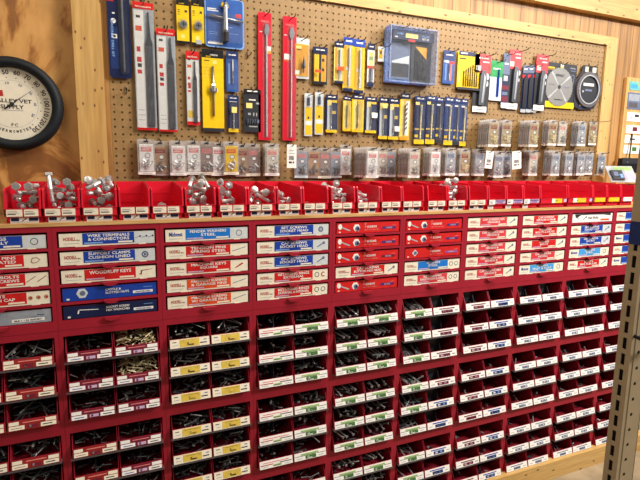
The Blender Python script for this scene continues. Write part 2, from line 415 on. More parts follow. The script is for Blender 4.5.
def drawer(root, i, sp, x0, x1, zt):
    zb = zt-DH; yF = .004; kind = sp[0]
    base = {'std': 'cream', 'stdw': 'white', 'bolt': 'red_card', 'full': sp[1] if len(sp) > 1 else '', 'grey': 'grey_card', 'torn': 'white'}[kind]
    b = MB(); b.box(x0, x1, yF, .235, zb, zt-.001, 'red_shade')
    dr = b.build('drawer', root)
    w = x1-x0; y = yF
    b = MB(); b.box(x0+.001, x1-.001, y-.0015, y-.0001, zb+.0005, zt-.0015, base); y -= .0015
    lt = MB(); u = lambda t: x0+w*t; v = lambda t: zb+DH*t
    bright = []
    if kind in ('std', 'stdw'):
        _, col, l1, l2, pc, logo = sp
        b.box(u(.235), u(.775), y-.0004, y, v(.12), v(.95), col); yb = y-.0004
        if col in ('blue', 'blue_bright') and i < 3: b.box(u(.778), x1-.002, y-.0002, y, v(.04), v(.95), 'white_clear')
        if pc: pic(b, pc, u(.885), v(.52), DH*.62 if pc not in ('caps','wire') else DH*.5, y)
        if l2:
            lt.text(l1, u(.505), v(.66), DH*.22, yb-.0004, 'white', w=min(w*.44, .0098*len(l1)), align='c')
            lt.text(l2, u(.505), v(.38), DH*.22, yb-.0004, 'white', w=min(w*.44, .0098*len(l2)), align='c')
        else:
            lt.text(l1, u(.505), v(.58), DH*.26, yb-.0004, 'white', w=min(w*.44, .0105*len(l1)), align='c')
        lt.box(u(.25), u(.44), yb-.0004, yb, v(.17), v(.27), 'lilac' if col != 'blue' else 'blue_light')
        lt.box(u(.60), u(.755), yb-.0004, yb, v(.17), v(.29), 'cream')
        if logo == 'red': lt.text('HODELL', u(.045), v(.44), DH*.26, y-.0004, 'text_red', w=w*.125); lt.text('Inc', u(.178), v(.42), DH*.13, y-.0004, 'text_dark', w=w*.03)
        else: lt.text('Midwest', u(.045), v(.42), DH*.34, y-.0004, 'text_blue', w=w*.155)
        lt.box(u(.045), u(.2), y-.0004, y, v(.22), v(.25), 'grey_label')
        b.box(u(.16), u(.3), y-.0006, y-.0001, zb-.0012, v(.06), base)     # the little tab of the lid
        b.box(u(.82), u(.9), y-.0006, y-.0001, zb-.0012, v(.06), base)
    elif kind == 'bolt':
        _, _, tagc, pc = sp
        if pc == 'bolt':
            b.prism([(u(.05), v(.72)), (u(.06), v(.58)), (u(.2), v(.2)), (u(.215), v(.3))], y-.0004, y, 'grey_label'); b.disc(u(.055), v(.64), DH*.2, y-.0007, y, 'white', 8, DH*.26)
            b.disc(u(.31), v(.5), DH*.36, y-.0004, y, 'white', 6); b.disc(u(.32), v(.42), DH*.24, y-.0007, y, 'slate', 10); b.disc(u(.33), v(.42), DH*.12, y-.001, y, 'navy', 8)
        else:
            b.disc(u(.17), v(.5), DH*.34, y-.0004, y, 'white_clear', 4); b.disc(u(.175), v(.5), DH*.2, y-.0007, y, 'slate', 6)
        lt.text('S', u(.43), v(.5), DH*.42, y-.0004, 'pink_print', w=w*.035); lt.text('SCREWS', u(.475), v(.46), DH*.2, y-.0004, 'white', w=w*.15)
        lt.text('HEX CAP GRADE 5', u(.43), v(.22), DH*.11, y-.0004, 'pink_print', w=w*.24)
        lt.box(u(.04), u(.065), y-.0004, y, v(.1), v(.2), 'white')
        lt.box(u(.72), u(.94), y-.0004, y, v(.3), v(.52), tagc); lt.text('SIZES', u(.83), v(.34), DH*.13, y-.0008, 'lilac', w=w*.1, align='c')
        lt.box(u(.88), u(.94), y-.0004, y, v(.6), v(.64), 'pink_print')
    elif kind == 'full':
        _, col, l1, l2, pc = sp
        if pc == 'nut': b.disc(u(.2), v(.55), DH*.4, y-.0004, y, 'white_clear', 6); b.disc(u(.205), v(.55), DH*.2, y-.0007, y, 'slate', 8)
        else:
            b.prism([(u(.15), v(.62)), (u(.36), v(.56)), (u(.36), v(.6)), (u(.15), v(.68))], y-.0004, y, 'white'); b.prism([(u(.14), v(.36)), (u(.155), v(.36)), (u(.165), v(.66)), (u(.15), v(.68))], y-.0004, y, 'white')
        lt.text(l1, u(.44), v(.6), DH*.17, y-.0004, 'white', w=w*.021*len(l1)); lt.text(l2, u(.44), v(.36), DH*.17, y-.0004, 'white', w=w*.021*len(l2))
        lt.box(u(.735), u(.955), y-.0004, y, v(.24), v(.44), 'white'); lt.text('ASSORTED', u(.845), v(.28), DH*.11, y-.0008, 'text_blue', w=w*.17, align='c')
        lt.box(u(.85), u(.95), y-.0004, y, v(.66), v(.69), 'blue_light'); lt.box(u(.04), u(.07), y-.0004, y, v(.1), v(.22), 'white')
    elif kind == 'grey':
        lt.box(u(.62), u(.93), y-.0004, y, v(.16), v(.38), 'white'); lt.text('M-8 x 1.25 ASSORT', u(.775), v(.21), DH*.12, y-.0008, 'text_dark', w=w*.26, align='c')
        lt.box(u(.86), u(.93), y-.0004, y, v(.58), v(.62), 'text_dark'); lt.box(u(.8), u(.93), y-.0004, y, v(.48), v(.5), 'slate'); lt.text('SCREWS', u(.36), v(.2), DH*.2, y-.0004, 'text_dark', w=w*.1)
    elif kind == 'torn':
        lt.prism([(u(.06), v(.95)), (u(.5), v(.97)), (u(.95), v(.96)), (u(.95), v(.7)), (u(.78), v(.82)), (u(.5), v(.86)), (u(.2), v(.84)), (u(.12), v(.55)), (u(.2), v(.3)), (u(.08), v(.6))], y-.0004, y, 'charcoal')
        lt.text('Hex Bolts', u(.38), v(.36), DH*.3, y-.0004, 'text_dark', w=w*.26); lt.box(u(.7), u(.92), y-.0004, y, v(.14), v(.34), 'orange_card'); pic(lt, 'screw', u(.3), v(.5), DH*.5, y)
    b.build('front_card', dr)
    lt.build('lettering', dr)
    # pull tab in the middle of the rail below
    t = MB(); cx = (x0+x1)/2
    t.prism([(cx-.023, zb-.0018), (cx+.023, zb-.0018), (cx+.019, zb-.009), (cx+.008, zb-.013), (cx-.008, zb-.013), (cx-.019, zb-.009)], -.011, -.0005, 'red_steel')
    t.build('pull_tab', dr)

S_, B_ = 'std', 'bolt'
COLS = [
 dict(key='O-RINGS', spec=[(S_,'blue','O-RINGS','ASSEMBLY','ring','red'),(S_,'red_card','COTTER PINS','ZINC PLATED','dee','red'),(S_,'red_card','HANGER BOLTS','DOWEL SCREWS','pins','red'),(S_,'red_card','NUTS','ACORN CAP','caps','red'),('grey',)]),
 dict(key='WIRE TERMINALS', spec=[(S_,'blue','WIRE TERMINALS','& CONNECTORS','wire','red'),(S_,'blue','SUPPORT CLAMPS','CUSHION LINED','clamp','red'),(S_,'red_card','WOODRUFF KEYS','','key','red'),('full','blue','CASTLE &','SLOTTED NUTS','nut'),('full','navy','SOCKET SCREW','HEX WRENCHES','hex')]),
 dict(key='FENDER WASHERS', spec=[(S_,'blue_bright','FENDER WASHERS','STEEL','ring','mid'),(S_,'red_card','TENSION PINS','SPRING STEEL','pin','red'),(S_,'red_card','MACHINE KEYS','SQUARE','bar','red'),(S_,'orange_card','MACHINERY BUSHINGS','& GARAGE PINS','pin','red'),(S_,'orange_card','MACHINE SCREWS','W/ GARAGE PINS','pin','red')]),
 dict(key='SET SCREWS', spec=[(S_,'blue','SET SCREWS','SOCKET HEAD','nut','red'),(S_,'blue','CAP SCREWS','SOCKET HEAD','screw','red'),(S_,'blue','CAP SCREWS','SOCKET HEAD','screw','red'),(S_,'red_card','RETAINING RINGS','EXTERNAL','clip','red'),(S_,'red_card','RETAINING RINGS','EXTERNAL & INTERNAL','ring2','red')]),
 dict(key='', spec=[(B_,0,'purple_dark','bolt'),(B_,0,'purple_dark','bolt'),(B_,0,'maroon','bolt'),(S_,'red_card','CAP SCREWS','BUTTON HEX HEAD','screw','red'),(B_,0,'purple_dark','bolt')]),
 dict(key='', spec=[(B_,0,'purple_dark','bolt'),(B_,0,'purple_dark','bolt'),(B_,0,'purple','nut'),(S_,'blue_bright','WASHERS','STEEL','ring2','red'),(S_,'pink_red','RETAINING','RINGS NYLON & LINED','ring2','red')]),
 dict(key='', spec=[(S_,'pink_red','CAP SCREWS HEX','GRADE 8','screw','red')]*5),
 dict(key='', spec=[(S_,'red_card','CAP SCREWS','GRADE 8 FINE','screw','red'),(S_,'red_card','THREADED','BOLTS & NUTS','screw','red'),(S_,'red_card','FLANGE','BOLTS','screw','red'),(S_,'pink_red','CAP SCREWS','METRIC','pin','red'),(S_,'blue_sky','WASHERS','SPLIT & FLAT','ring','mid')]),
 dict(key='', spec=[('torn',),(S_,'blue','SET SCREWS','SOCKET CUP','screw','red'),(S_,'blue','CAP SCREWS','SOCKET','screw','red'),(S_,'blue_sky','WASHERS','STEEL','ring','mid'),(S_,'red_card','RIVETS','SEMI TUBULAR','screw','red')]),
 dict(key='', spec=[(S_,'blue','SCREWS','SOCKET','screw','red'),(S_,'blue','SCREWS','SOCKET','screw','red'),(S_,'blue','NUTS','LOCK','nut','mid'),(S_,'blue','SCREWS','SOCKET','screw','red'),(S_,'blue','NUTS','HEX','nut','mid')]),
]
DWHO = ['red drawer cabinet at the left edge with a grey bottom drawer',
 'red drawer cabinet whose top drawer reads WIRE TERMINALS & CONNECTORS',
 'red drawer cabinet whose light blue top label reads FENDER WASHERS STEEL',
 'red drawer cabinet with three blue SET SCREWS drawers above two red ones',
 'red drawer cabinet with four red bolt-picture drawers and one white-ended drawer',
 'red drawer cabinet with three red picture drawers above one blue-labelled drawer',
 'red drawer cabinet with five identical red-and-white labelled drawers',
 'red drawer cabinet with four red labels above a light blue bottom label',
 'red drawer cabinet with a torn white top label showing black bolts',
 'red drawer cabinet partly hidden behind the tan steel upright']
CWHO = ['left edge column', 'WIRE TERMINALS column', 'FENDER WASHERS column', 'SET SCREWS column', 'column under four red picture drawers',
 'column under three red picture drawers', 'column under five identical drawers', 'column under the light-blue bottom drawer',
 'column under the torn-label drawer', 'column behind the tan upright']
H1 = .3203                                             # drawer cabinet height
for k in range(10):
    X = (k-1)*U
    root = thing('drawer_cabinet', DWHO[k], 'drawer cabinet', (X, 0, ZC-H1), 'drawer cabinets below the worktop')
    b = MB(); T = H1
    b.box(0, .012, 0, .25, 0, T, 'red_steel'); b.box(U-.0125, U-.0006, 0, .25, 0, T, 'red_steel')
    b.box(.012, U-.0125, .246, .25, 0, T, 'red_shade'); b.box(.012, U-.0125, 0, .246, T-.017, T, 'red_steel')
    b.box(.012, U-.0125, 0, .246, 0, T-DZ-4*DP-DH-.0015, 'red_steel')
    for i in range(4):
        zt = T-DZ-i*DP-DH
        b.box(.012, U-.0125, .0, .246, zt-.0098, zt-.0015, 'red_steel')
    b.build('cabinet_body', root)
    for i in range(5):
        drawer(root, i, COLS[k]['spec'][i], .0165, U-.0155, T-DZ-i*DP)

# ------------------------------------------------------------------ bin cabinets
PITCH_U = .3199
LAB = {
 'red':   ('orange_red', [(.02,.22,.56,.92,'cream'),(.02,.33,.06,.48,'cream'),(.76,.98,.56,.92,'cream'),(.66,.98,.06,.48,'cream'),(.3,.72,.7,.8,'pink_print'),(.4,.6,.12,.42,'maroon'),(.43,.47,.15,.4,'grey_label'),(.06,.28,.22,.28,'text_brown'),(.7,.9,.22,.32,'text_dark')]),
 'redd':  ('maroon', [(.02,.24,.56,.92,'white'),(.02,.36,.06,.48,'white'),(.74,.98,.56,.92,'white'),(.66,.98,.06,.48,'white'),(.3,.7,.72,.8,'pink_print'),(.42,.62,.12,.42,'lilac'),(.45,.5,.14,.4,'maroon'),(.08,.3,.2,.28,'text_blue'),(.72,.92,.2,.3,'text_dark')]),
 'yellow':('cream', [(.24,.74,.08,.94,'gold_label'),(.3,.7,.72,.8,'yellow_pale'),(.43,.47,.2,.55,'text_dark'),(.47,.6,.18,.36,'text_dark'),(.06,.16,.66,.74,'text_dark'),(.06,.2,.3,.36,'grey_label'),(.76,.93,.3,.42,'text_dark'),(.85,.93,.66,.76,'slate')]),
 'wred':  ('white', [(.03,.4,.4,.5,'text_red'),(.6,.97,.42,.52,'text_dark'),(.1,.88,.66,.76,'pink_print'),(.42,.66,.12,.36,'green_pale'),(.4,.6,.18,.24,'text_dark'),(.06,.26,.2,.26,'grey_label'),(.75,.94,.16,.22,'grey_label')]),
 'green': ('white', [(.34,.68,.06,.5,'green'),(.2,.76,.62,.84,'green_pale'),(.4,.46,.12,.44,'white'),(.44,.56,.1,.22,'white'),(.02,.3,.52,.57,'text_dark'),(.72,.98,.52,.57,'text_dark'),(.28,.68,.54,.6,'green'),(.06,.24,.2,.26,'grey_label'),(.76,.92,.2,.28,'grey_label')]),
 'wmar':  ('white', [(.22,.82,.64,.8,'maroon'),(.3,.74,.1,.52,'maroon'),(.36,.46,.2,.46,'white'),(.56,.66,.2,.46,'lilac'),(.05,.2,.3,.38,'grey_label'),(.82,.95,.3,.4,'slate')]),
 'wblue': ('white', [(.2,.8,.66,.82,'text_blue'),(.3,.72,.1,.56,'navy_blue'),(.36,.46,.2,.46,'white'),(.56,.64,.2,.48,'blue_light'),(.05,.2,.3,.38,'grey_label'),(.82,.95,.3,.4,'grey_label')]),
 'wgray': ('white', [(.2,.8,.66,.8,'slate'),(.34,.66,.12,.5,'slate'),(.4,.48,.2,.44,'white'),(.56,.62,.2,.44,'white'),(.06,.22,.28,.36,'grey_label'),(.78,.94,.28,.38,'grey_label')]),
}
def style(k, side, unit, row):
    if k == 0: return 'red'
    if k == 1: return ('redd' if unit == 0 else ('red' if side == 0 else 'redd'))
    if k == 2: return 'yellow'
    if k == 3: return 'wred' if side == 0 else 'green'
    if k == 4: return 'green'
    if k == 5: return 'green' if side == 0 else ('wmar' if unit == 0 or (unit == 1 and row == 0) else 'wblue')
    if k == 6: return 'wmar' if side == 0 else 'wblue'
    return 'wgray'
SCOL = {'red':'red','redd':'dark red','yellow':'yellow','wred':'red-white','green':'green','wmar':'maroon-white','wblue':'blue-white','wgray':'grey-white'}
RH = .0965
BW0, BW1 = [(.0165, .1495), (.1535, U-.0165)], .2
FL = .018                                             # the bins stick out at the bottom
_label_mesh = {}
BINS = []
UW = ['topmost', 'middle', 'lowest']
for k in range(10):
    X = (k-1)*U
    for u in range(3):
        zb0 = ZC-H1-.0005-(u+1)*PITCH_U if u < 2 else .0935
        zt0 = ZC-H1-.0005-u*PITCH_U-.0005
        st = [SCOL[style(k, s, u, 1)] for s in (0, 1)]
        lw = st[0] if st[0] == st[1] else st[0]+' and '+st[1]
        root = thing('bin_cabinet', '%s red bin cabinet, %s labels, %s' % (UW[u], lw if k < 7 else 'white', CWHO[k]),
                     'bin cabinet', (X, 0, zb0), 'red bin cabinets stacked below the drawers')
        T = zt0-zb0
        b = MB()
        b.box(0, .0115, 0, .25, 0, T, 'red_steel'); b.box(U-.0125, U-.0006, 0, .25, 0, T, 'red_steel')
        b.box(.0115, U-.0125, .246, .25, 0, T, 'red_shade')
        b.box(.0115, U-.0125, 0, .246, T-.0195, T, 'red_steel'); b.box(.0115, U-.0125, 0, .246, 0, T-.007-3*RH-.0006, 'red_steel')
        b.build('cabinet_body', root)
        for row in range(3):
            z1 = T-.0195+.0125-row*RH; z0 = z1-RH; z1 = min(z1, T-.0165)
            sh = MB(); sh.box(.012, U-.013, -FL-.003 if row < 2 else -.004, .2455, z0+.0008, z0+.005, 'shelf_steel'); sh.build('shelf', root)
            for s in (0, 1):
                xa, xb = BW0[s]; t = .0014; zf = z0+.0055; zt = z1-.0045 if row == 0 else z1+.0075; yb = .205
                b = MB()
                side = [(yb, zf), (yb, zt), (.013, zt), (-FL+.007, zf+.0295), (-FL, zf)]
                b.prism(side, xa, xa+t, 'red_steel', 'x'); b.prism(side, xb-t, xb, 'red_steel', 'x')
                b.box(xa+t, xb-t, yb-t, yb, zf, zt, 'red_shade')
                b.prism([(-FL+t, zf), (yb-t, zf), (yb-t, zf+.022), (yb-t*2, zf+.022), (-FL+t, zf+t)], xa+t, xb-t, 'red_shade', 'x')
                b.prism([(-FL, zf), (-FL+t, zf), (-FL+.007+t, zf+.0295), (-FL+.007, zf+.0295)], xa+t, xb-t, 'red_steel', 'x')
                bn = b.build('bin', root)
                sty = style(k, s, u, row)
                base, regs = LAB[sty]; lb = MB()
                w = xb-xa-.004; hh = .0283
                lb.box(0, w, -.0012, 0, 0, hh, base)
                for j, (u0, u1, v0, v1, c) in enumerate(regs): lb.box(u0*w, u1*w, -.0016-.0002*(j > 3), -.0012, v0*hh, v1*hh, c)
                lo = lb.build('label_strip', bn)
                a = math.atan2(.007, .0295)
                # sits on the sloping lip
                for vtx in lo.data.vertices:
                    x_, y_, z_ = vtx.co; vtx.co = (xa+.002+x_, -FL-.0002+z_*math.sin(a)+y_*math.cos(a), zf+.0012+z_*math.cos(a)-y_*math.sin(a))
                div = (k == 3 and s == 0) or (k == 5 and s == 1 and u < 2) or (k in (1,) and (u == 1 or (u == 0 and row == 0))) or (k in (6, 7, 8) and u == 0 and row == 0 and (s == 0 or k == 7)) or (k == 2 and s == 0 and u == 0 and row == 0) or (k == 3 and s == 1 and row == 0 and u == 0)
                if div:
                    d = MB(); xm = (xa+xb)/2-.002
                    d.prism([(yb-.004, zf+.024), (yb-.004, zt-.004), (.03, zt-.006), (.008, zf+.027), (.004, zf+.004), (.01, zf+.003)], xm-.0008, xm+.0008, 'charcoal', 'x')
                    if k in (5, 6, 7, 8): d.box(xm-.05, xm-.0008, .03, .032, zf+.006, zt-.006, 'charcoal')
                    d.build('divider', bn)
                BINS.append((k, u, row, s, X+xa+t, X+xb-t, zb0+zf, zb0+zt, sty))
# ------------------------------------------------------------------ fasteners
def screw(mb, p, d, L, r, m, hr=None, hh=None, n=6, hexhead=True):
    hr = hr or r*1.9; hh = hh or r*1.4
    mb.lathe([(hr, 0), (hr, hh), (r, hh*1.01), (r, L*.96), (r*.6, L)], m, p, d, n)
def bolt_mesh(name, L, r, hr, hh, kind, m):
    """a bolt lying along +Y from its head at the origin; hex or round head, threaded end"""
    b = MB()
    if kind == 'hex': b.lathe([(hr*.9, -hh), (hr, -hh*.8), (hr, 0)], m, (0,0,0), (0,1,0), 6)
    else: b.lathe([(hr*.3, -hh), (hr*.75, -hh*.8), (hr, -hh*.25), (hr, 0)], m, (0,0,0), (0,1,0), 12)
    prof = [(r, 0), (r, L*.5)]
    t = L*.5
    while t < L*.96: prof += [(r*.82, t+.0008), (r, t+.0016)]; t += .0024
    prof += [(r*.7, L)]
    b.lathe(prof, m, (0,0,0), (0,1,0), 9)
    me = bpy.data.meshes.new(name); me.from_pydata(b.v, [], b.f); me.materials.append(MATS[m]); me.update()
    return me
BM = {}
for nm, L, r, hr, hh, kd, m in [('a', .068, .0066, .0138, .0085, 'round', 'zinc'), ('b', .08, .0064, .0118, .0085, 'hex', 'zinc'),
                               ('c', .055, .007, .0138, .0095, 'hex', 'zinc'), ('d', .072, .007, .0128, .009, 'hex', 'zinc_dull')]:
    BM[nm] = (bolt_mesh('hex_bolt' if kd == 'hex' else 'carriage_bolt', L, r, hr, hh, kd, m), L, r, hr, hh, kd)

def seg_d(p1, q1, p2, q2):
    d1 = q1-p1; d2 = q2-p2; r = p1-p2; a = d1.dot(d1); e = d2.dot(d2); f = d2.dot(r)
    c = d1.dot(r); b = d1.dot(d2); den = a*e-b*b
    s = min(1, max(0, (b*f-c*e)/den)) if den > 1e-12 else 0
    t = (b*s+f)/e if e > 1e-12 else 0
    if t < 0: t = 0; s = min(1, max(0, -c/a)) if a > 1e-12 else 0
    elif t > 1: t = 1; s = min(1, max(0, (b-c)/a)) if a > 1e-12 else 0
    return ((p1+d1*s)-(p2+d2*t)).length

# ------------------------------------------------------------------ red stacking bins on the worktop
BL = [5,44,83,120.5,153,187,220.5,250,279,305,333,359,383,404.5,429.5,450,471,490.5,508.5,525.5,542.5,570,595,609,623]
BINW = .1; BH = .099; LIPH = .044
def top_bin(root, w, lab):
    t = .002; D = .252
    b = MB(); L_ = LIPH
    side = [(D, 0), (D, BH+.012), (.22, BH+.008), (.014, BH), (.009, BH-.006), (.002, L_), (.002, .02), (.032, .017), (.032, 0)]
    b.prism(side, 0, t, 'red_plastic', 'x'); b.prism(side, w-t, w, 'red_plastic', 'x')
    b.box(t, w-t, D-t, D, 0, BH+.012, 'red_plastic'); b.box(t, w-t, .012, D-t, 0, t, 'red_plastic')
    for q in (-.0012, w):                                            # stacking ribs on the flanks
        b.box(q, q+.0012, .03, D, BH-.03, BH-.026, 'red_plastic'); b.box(q, q+.0012, .016, D, L_+.004, L_+.008, 'red_plastic')
    b.box(t, w-t, D-t-.0015, D-t, BH-.032, BH-.028, 'red_plastic')
    b.prism([(.002, .0195), (.002, L_), (.0045, L_), (.0045, .022), (.012, .019), (.012, .0165)], .0, w, 'red_plastic', 'x')
    b.box(.008, w-.008, .012, .0145, 0, .0185, 'red_plastic')
    for q in (.008, w-.01): b.box(q, q+.002, .0145, .034, 0, .0175, 'red_plastic')
    for q in (0, w-.0055): b.prism([(.0008, L_), (.0044, L_), (.0118, BH-.004), (.018, BH+.0022), (.013, BH+.0022), (.0078, BH-.004)], q, q+.0055, 'red_plastic', 'x')
    for z_ in (BH-.03, BH-.062): b.box(w-t-.0016, w-t, .03, D-t, z_, z_+.003, 'red_plastic')
    b.box(t, w-t, D-t-.0015, D-t, BH-.062, BH-.059, 'red_plastic')
    b.box(0, w, .0, .0045, L_-.0025, L_, 'red_plastic')
    b.build('tub', root)
    if lab in ('cards', 'purple'):
        for j, (a, e) in enumerate(((.005, .045), (.049, .085))) if lab == 'cards' else enumerate(((.004, .036),)):
            c = MB(); c.box(a, e, .0006, .0019, .0205, .0418, 'cream' if lab == 'cards' else 'white')
            for z, f, mm in ((.034, .7, 'text_brown'), (.030, .85, 'grey_label'), (.026, .6 if j == 0 else .8, 'text_dark')):
                c.box(a+.003, a+.003+(e-a-.006)*f, .0003, .0006, z, z+(.0014 if mm != 'text_dark' else .0024), mm)
            c.build('label_card', root)
    if lab == 'cards':
        c = MB(); c.box(.012, .084, .0105, .0119, .0, .0165, 'white')
        c.box(.014, .034, .0101, .0105, .006, .0155, 'navy'); c.box(.059, .083, .0101, .0105, .006, .0155, 'navy')
        c.prism([(.040, .006), (.042, .005), (.053, .012), (.051, .0135)], .0101, .0105, 'text_dark'); c.disc(.0515, .0125, .0022, .0099, .0105, 'text_dark', 8)
        c.box(.016, .08, .0102, .0105, .0025, .0042, 'grey_label'); c.build('size_label', root)
    if lab == 'purple':
        c = MB(); c.box(.038, .092, .0006, .0019, .024, .040, 'lilac'); c.box(.04, .088, .0003, .0006, .033, .0375, 'purple_dark'); c.box(.046, .08, .0003, .0006, .026, .0305, 'purple'); c.build('label_card', root)
        c = MB(); c.box(.006, .036, .0105, .0119, .0, .0165, 'white'); c.box(.01, .032, .0102, .0105, .009, .012, 'slate'); c.box(.01, .03, .0102, .0105, .003, .006, 'grey_label'); c.build('size_label', root)
    if lab in ('yellow', 'whitey', 'wide', 'wide2'):
        x0, x1 = {'yellow': (.012, w-.012), 'whitey': (.016, w-.02), 'wide': (w*.42, w*.8), 'wide2': (w*.2, w*.72)}[lab]
        m_ = 'white' if lab == 'whitey' else 'yellow'
        c = MB(); c.box(x0, x1, .0006, .0019, .021, .0405, m_)
        if 'wide' in lab: c.box(x0, x0+(x1-x0)*.3, .0003, .0006, .021, .0405, 'cream'); c.prism([(x0+.022, .03), (x0+.032, .027), (x0+.034, .035)], .0001, .0006, 'text_dark')
        c.box(x0+(x1-x0)*.4, x1-.006, .0003, .0006, .033, .036, 'gold_label' if m_ == 'yellow' else 'grey_label'); c.box(x0+(x1-x0)*.45, x1-.01, .0003, .0006, .026, .029, 'gold_label' if m_ == 'yellow' else 'grey_label')
        c.build('label_card', root)
        if 'wide' in lab: c = MB(); c.box(w-.022, w-.004, .0006, .0019, .024, .038, 'lilac'); c.build('label_card', root)
FILL = {0: ('acd', 9, 'a few large steel bolts'), 1: ('bd', 15, 'bright bolts, one standing upright'), 2: ('abcd', 22, 'an overfull heap of bolts'), 3: ('', 0, 'nothing in it'),
        4: ('c', 3, 'three short bolts'), 5: ('acd', 18, 'a heap of round-headed bolts'), 6: ('bc', 10, 'pale zinc bolts heaped on the left'), 7: ('ac', 8, 'a few bolts'),
        8: ('b', 6, 'hex bolts on its left side'), 9: ('d', 3, 'three slim bolts'), 10: ('ab', 10, 'long bolts heaped above the lip'), 11: ('ab', 7, 'long bolts across it'), 12: ('c', 2, 'a pair of bolts'),
        13: ('c', 1, 'a single bolt'), 14: ('', 0, 'nothing in it'), 15: ('ac', 12, 'a tall heap of pale bolts'), 16: ('c', 1, 'a single bolt at its left')}
PROTO = {}
TOPX = []
for i, px in enumerate(BL):
    X0 = at(px, 205-(px/640)*8, .0).x-.0045
    w = BINW
    if i in (20, 21): w = .166
    lab = 'cards' if i < 17 else 'purple' if i < 20 else {20: 'wide', 21: 'wide2', 24: 'whitey'}.get(i, 'yellow')
    if i+1 < len(BL):
        nxt = at(BL[i+1], 205-(BL[i+1]/640)*8, .0).x-.0045
        w = min(w, nxt-X0-.003)
    TOPX.append((X0, w))
for i, (X0, w) in enumerate(TOPX):
    lab = 'cards' if i < 17 else 'purple' if i < 20 else {20: 'wide', 21: 'wide2', 24: 'whitey'}.get(i, 'yellow')
    if i < 17: txt = 'red plastic stacking bin with %s, %s from the left' % (FILL[i][2], ORD[i])
    elif i < 20: txt = 'empty red plastic bin with white and purple labels, %s such from left' % ORD[i-17]
    elif i < 22: txt = 'wide empty red plastic bin, the %s one' % ('left' if i == 20 else 'right')
    elif i < 24: txt = 'small red plastic bin with plain yellow label, the %s of two' % ('left' if i == 22 else 'right')
    else: txt = 'rightmost red plastic bin with white label beside the tan upright'
    root = thing('stacking_bin', txt, 'storage bin', (X0, .004, CT+.0003), 'red stacking bins along the worktop')
    top_bin(root, w, lab)
    fs = FILL.get(i, ('', 0, ''))
    placed = []; x0, x1 = X0+.004, X0+w-.004; floor_ = CT+.0026
    rr = random.Random(100+i*7)
    for n in range(fs[1]):
        key = rr.choice(fs[0]); me, L, r, hr, hh, kd = BM[key]
        best = None
        for tr in range(90):
            yaw = rr.uniform(0, 2*PI) if rr.random() < .55 else rr.choice([0, PI])+rr.uniform(-.5, .5); tilt = rr.uniform(-.1, .6)
            if (i == 1 and n == 9): tilt = 1.35
            d = Vector((math.sin(yaw)*math.cos(tilt), math.cos(yaw)*math.cos(tilt), math.sin(tilt)))
            if rr.random() < .45: d.z = -d.z
            cx = rr.uniform(x0+.012, x1-.012 if i not in (6, 8, 16, 13) else (x0+x1)/2); cy = .004+rr.uniform(.03, .085)
            h0 = Vector((cx, cy, 0))-d*(L/2+hh); h1 = h0+d*(hh*1.2); s1 = h0+d*(L+hh)
            if min(h0.x-hr, s1.x-r) < x0 or max(h0.x+hr, s1.x+r) > x1 or min(h0.y-hr, s1.y-r, h1.y-hr) < .022 or max(h0.y, s1.y) > .235: continue
            z = floor_ + max(hr-min(h0.z, h1.z), r-s1.z)
            while z < floor_+.12:
                a0, a1, a2 = h0+Vector((0,0,z)), h1+Vector((0,0,z)), s1+Vector((0,0,z)); ok = True
                for (b0, b1, b2, br, bhr) in placed:
                    if seg_d(a1, a2, b1, b2) < r+br or seg_d(a0, a1, b0, b1) < (hr+bhr)*1.0 or seg_d(a0, a1, b1, b2) < hr+br or seg_d(a1, a2, b0, b1) < r+bhr: ok = False; break
                if ok: break
                z += .0025
            else: continue
            sc = max(a0.z, a2.z)-(.03 if (i == 1 and n == 9) else 0)+.15*a1.y*0
            if best is None or sc < best[0]: best = (sc, a0, a1, a2, r, hr, d, hh)
        if best is None: continue
        _, a0, a1, a2, r, hr, d, hh = best
        placed.append((a0, a1, a2, r, hr))
        o = bpy.data.objects.new('hex_bolt' if kd == 'hex' else 'carriage_bolt', me); C.objects.link(o)
        o.rotation_mode = 'QUATERNION'; o.rotation_quaternion = d.to_track_quat('Y', 'Z'); o.location = a0+d*hh
        tag(o, 'zinc %s bolt lying in the %s red bin from the left on the worktop' % ('hex' if kd == 'hex' else 'round-headed', ORD[i]), 'bolt', 'bolts in the %s red bin' % ORD[i])

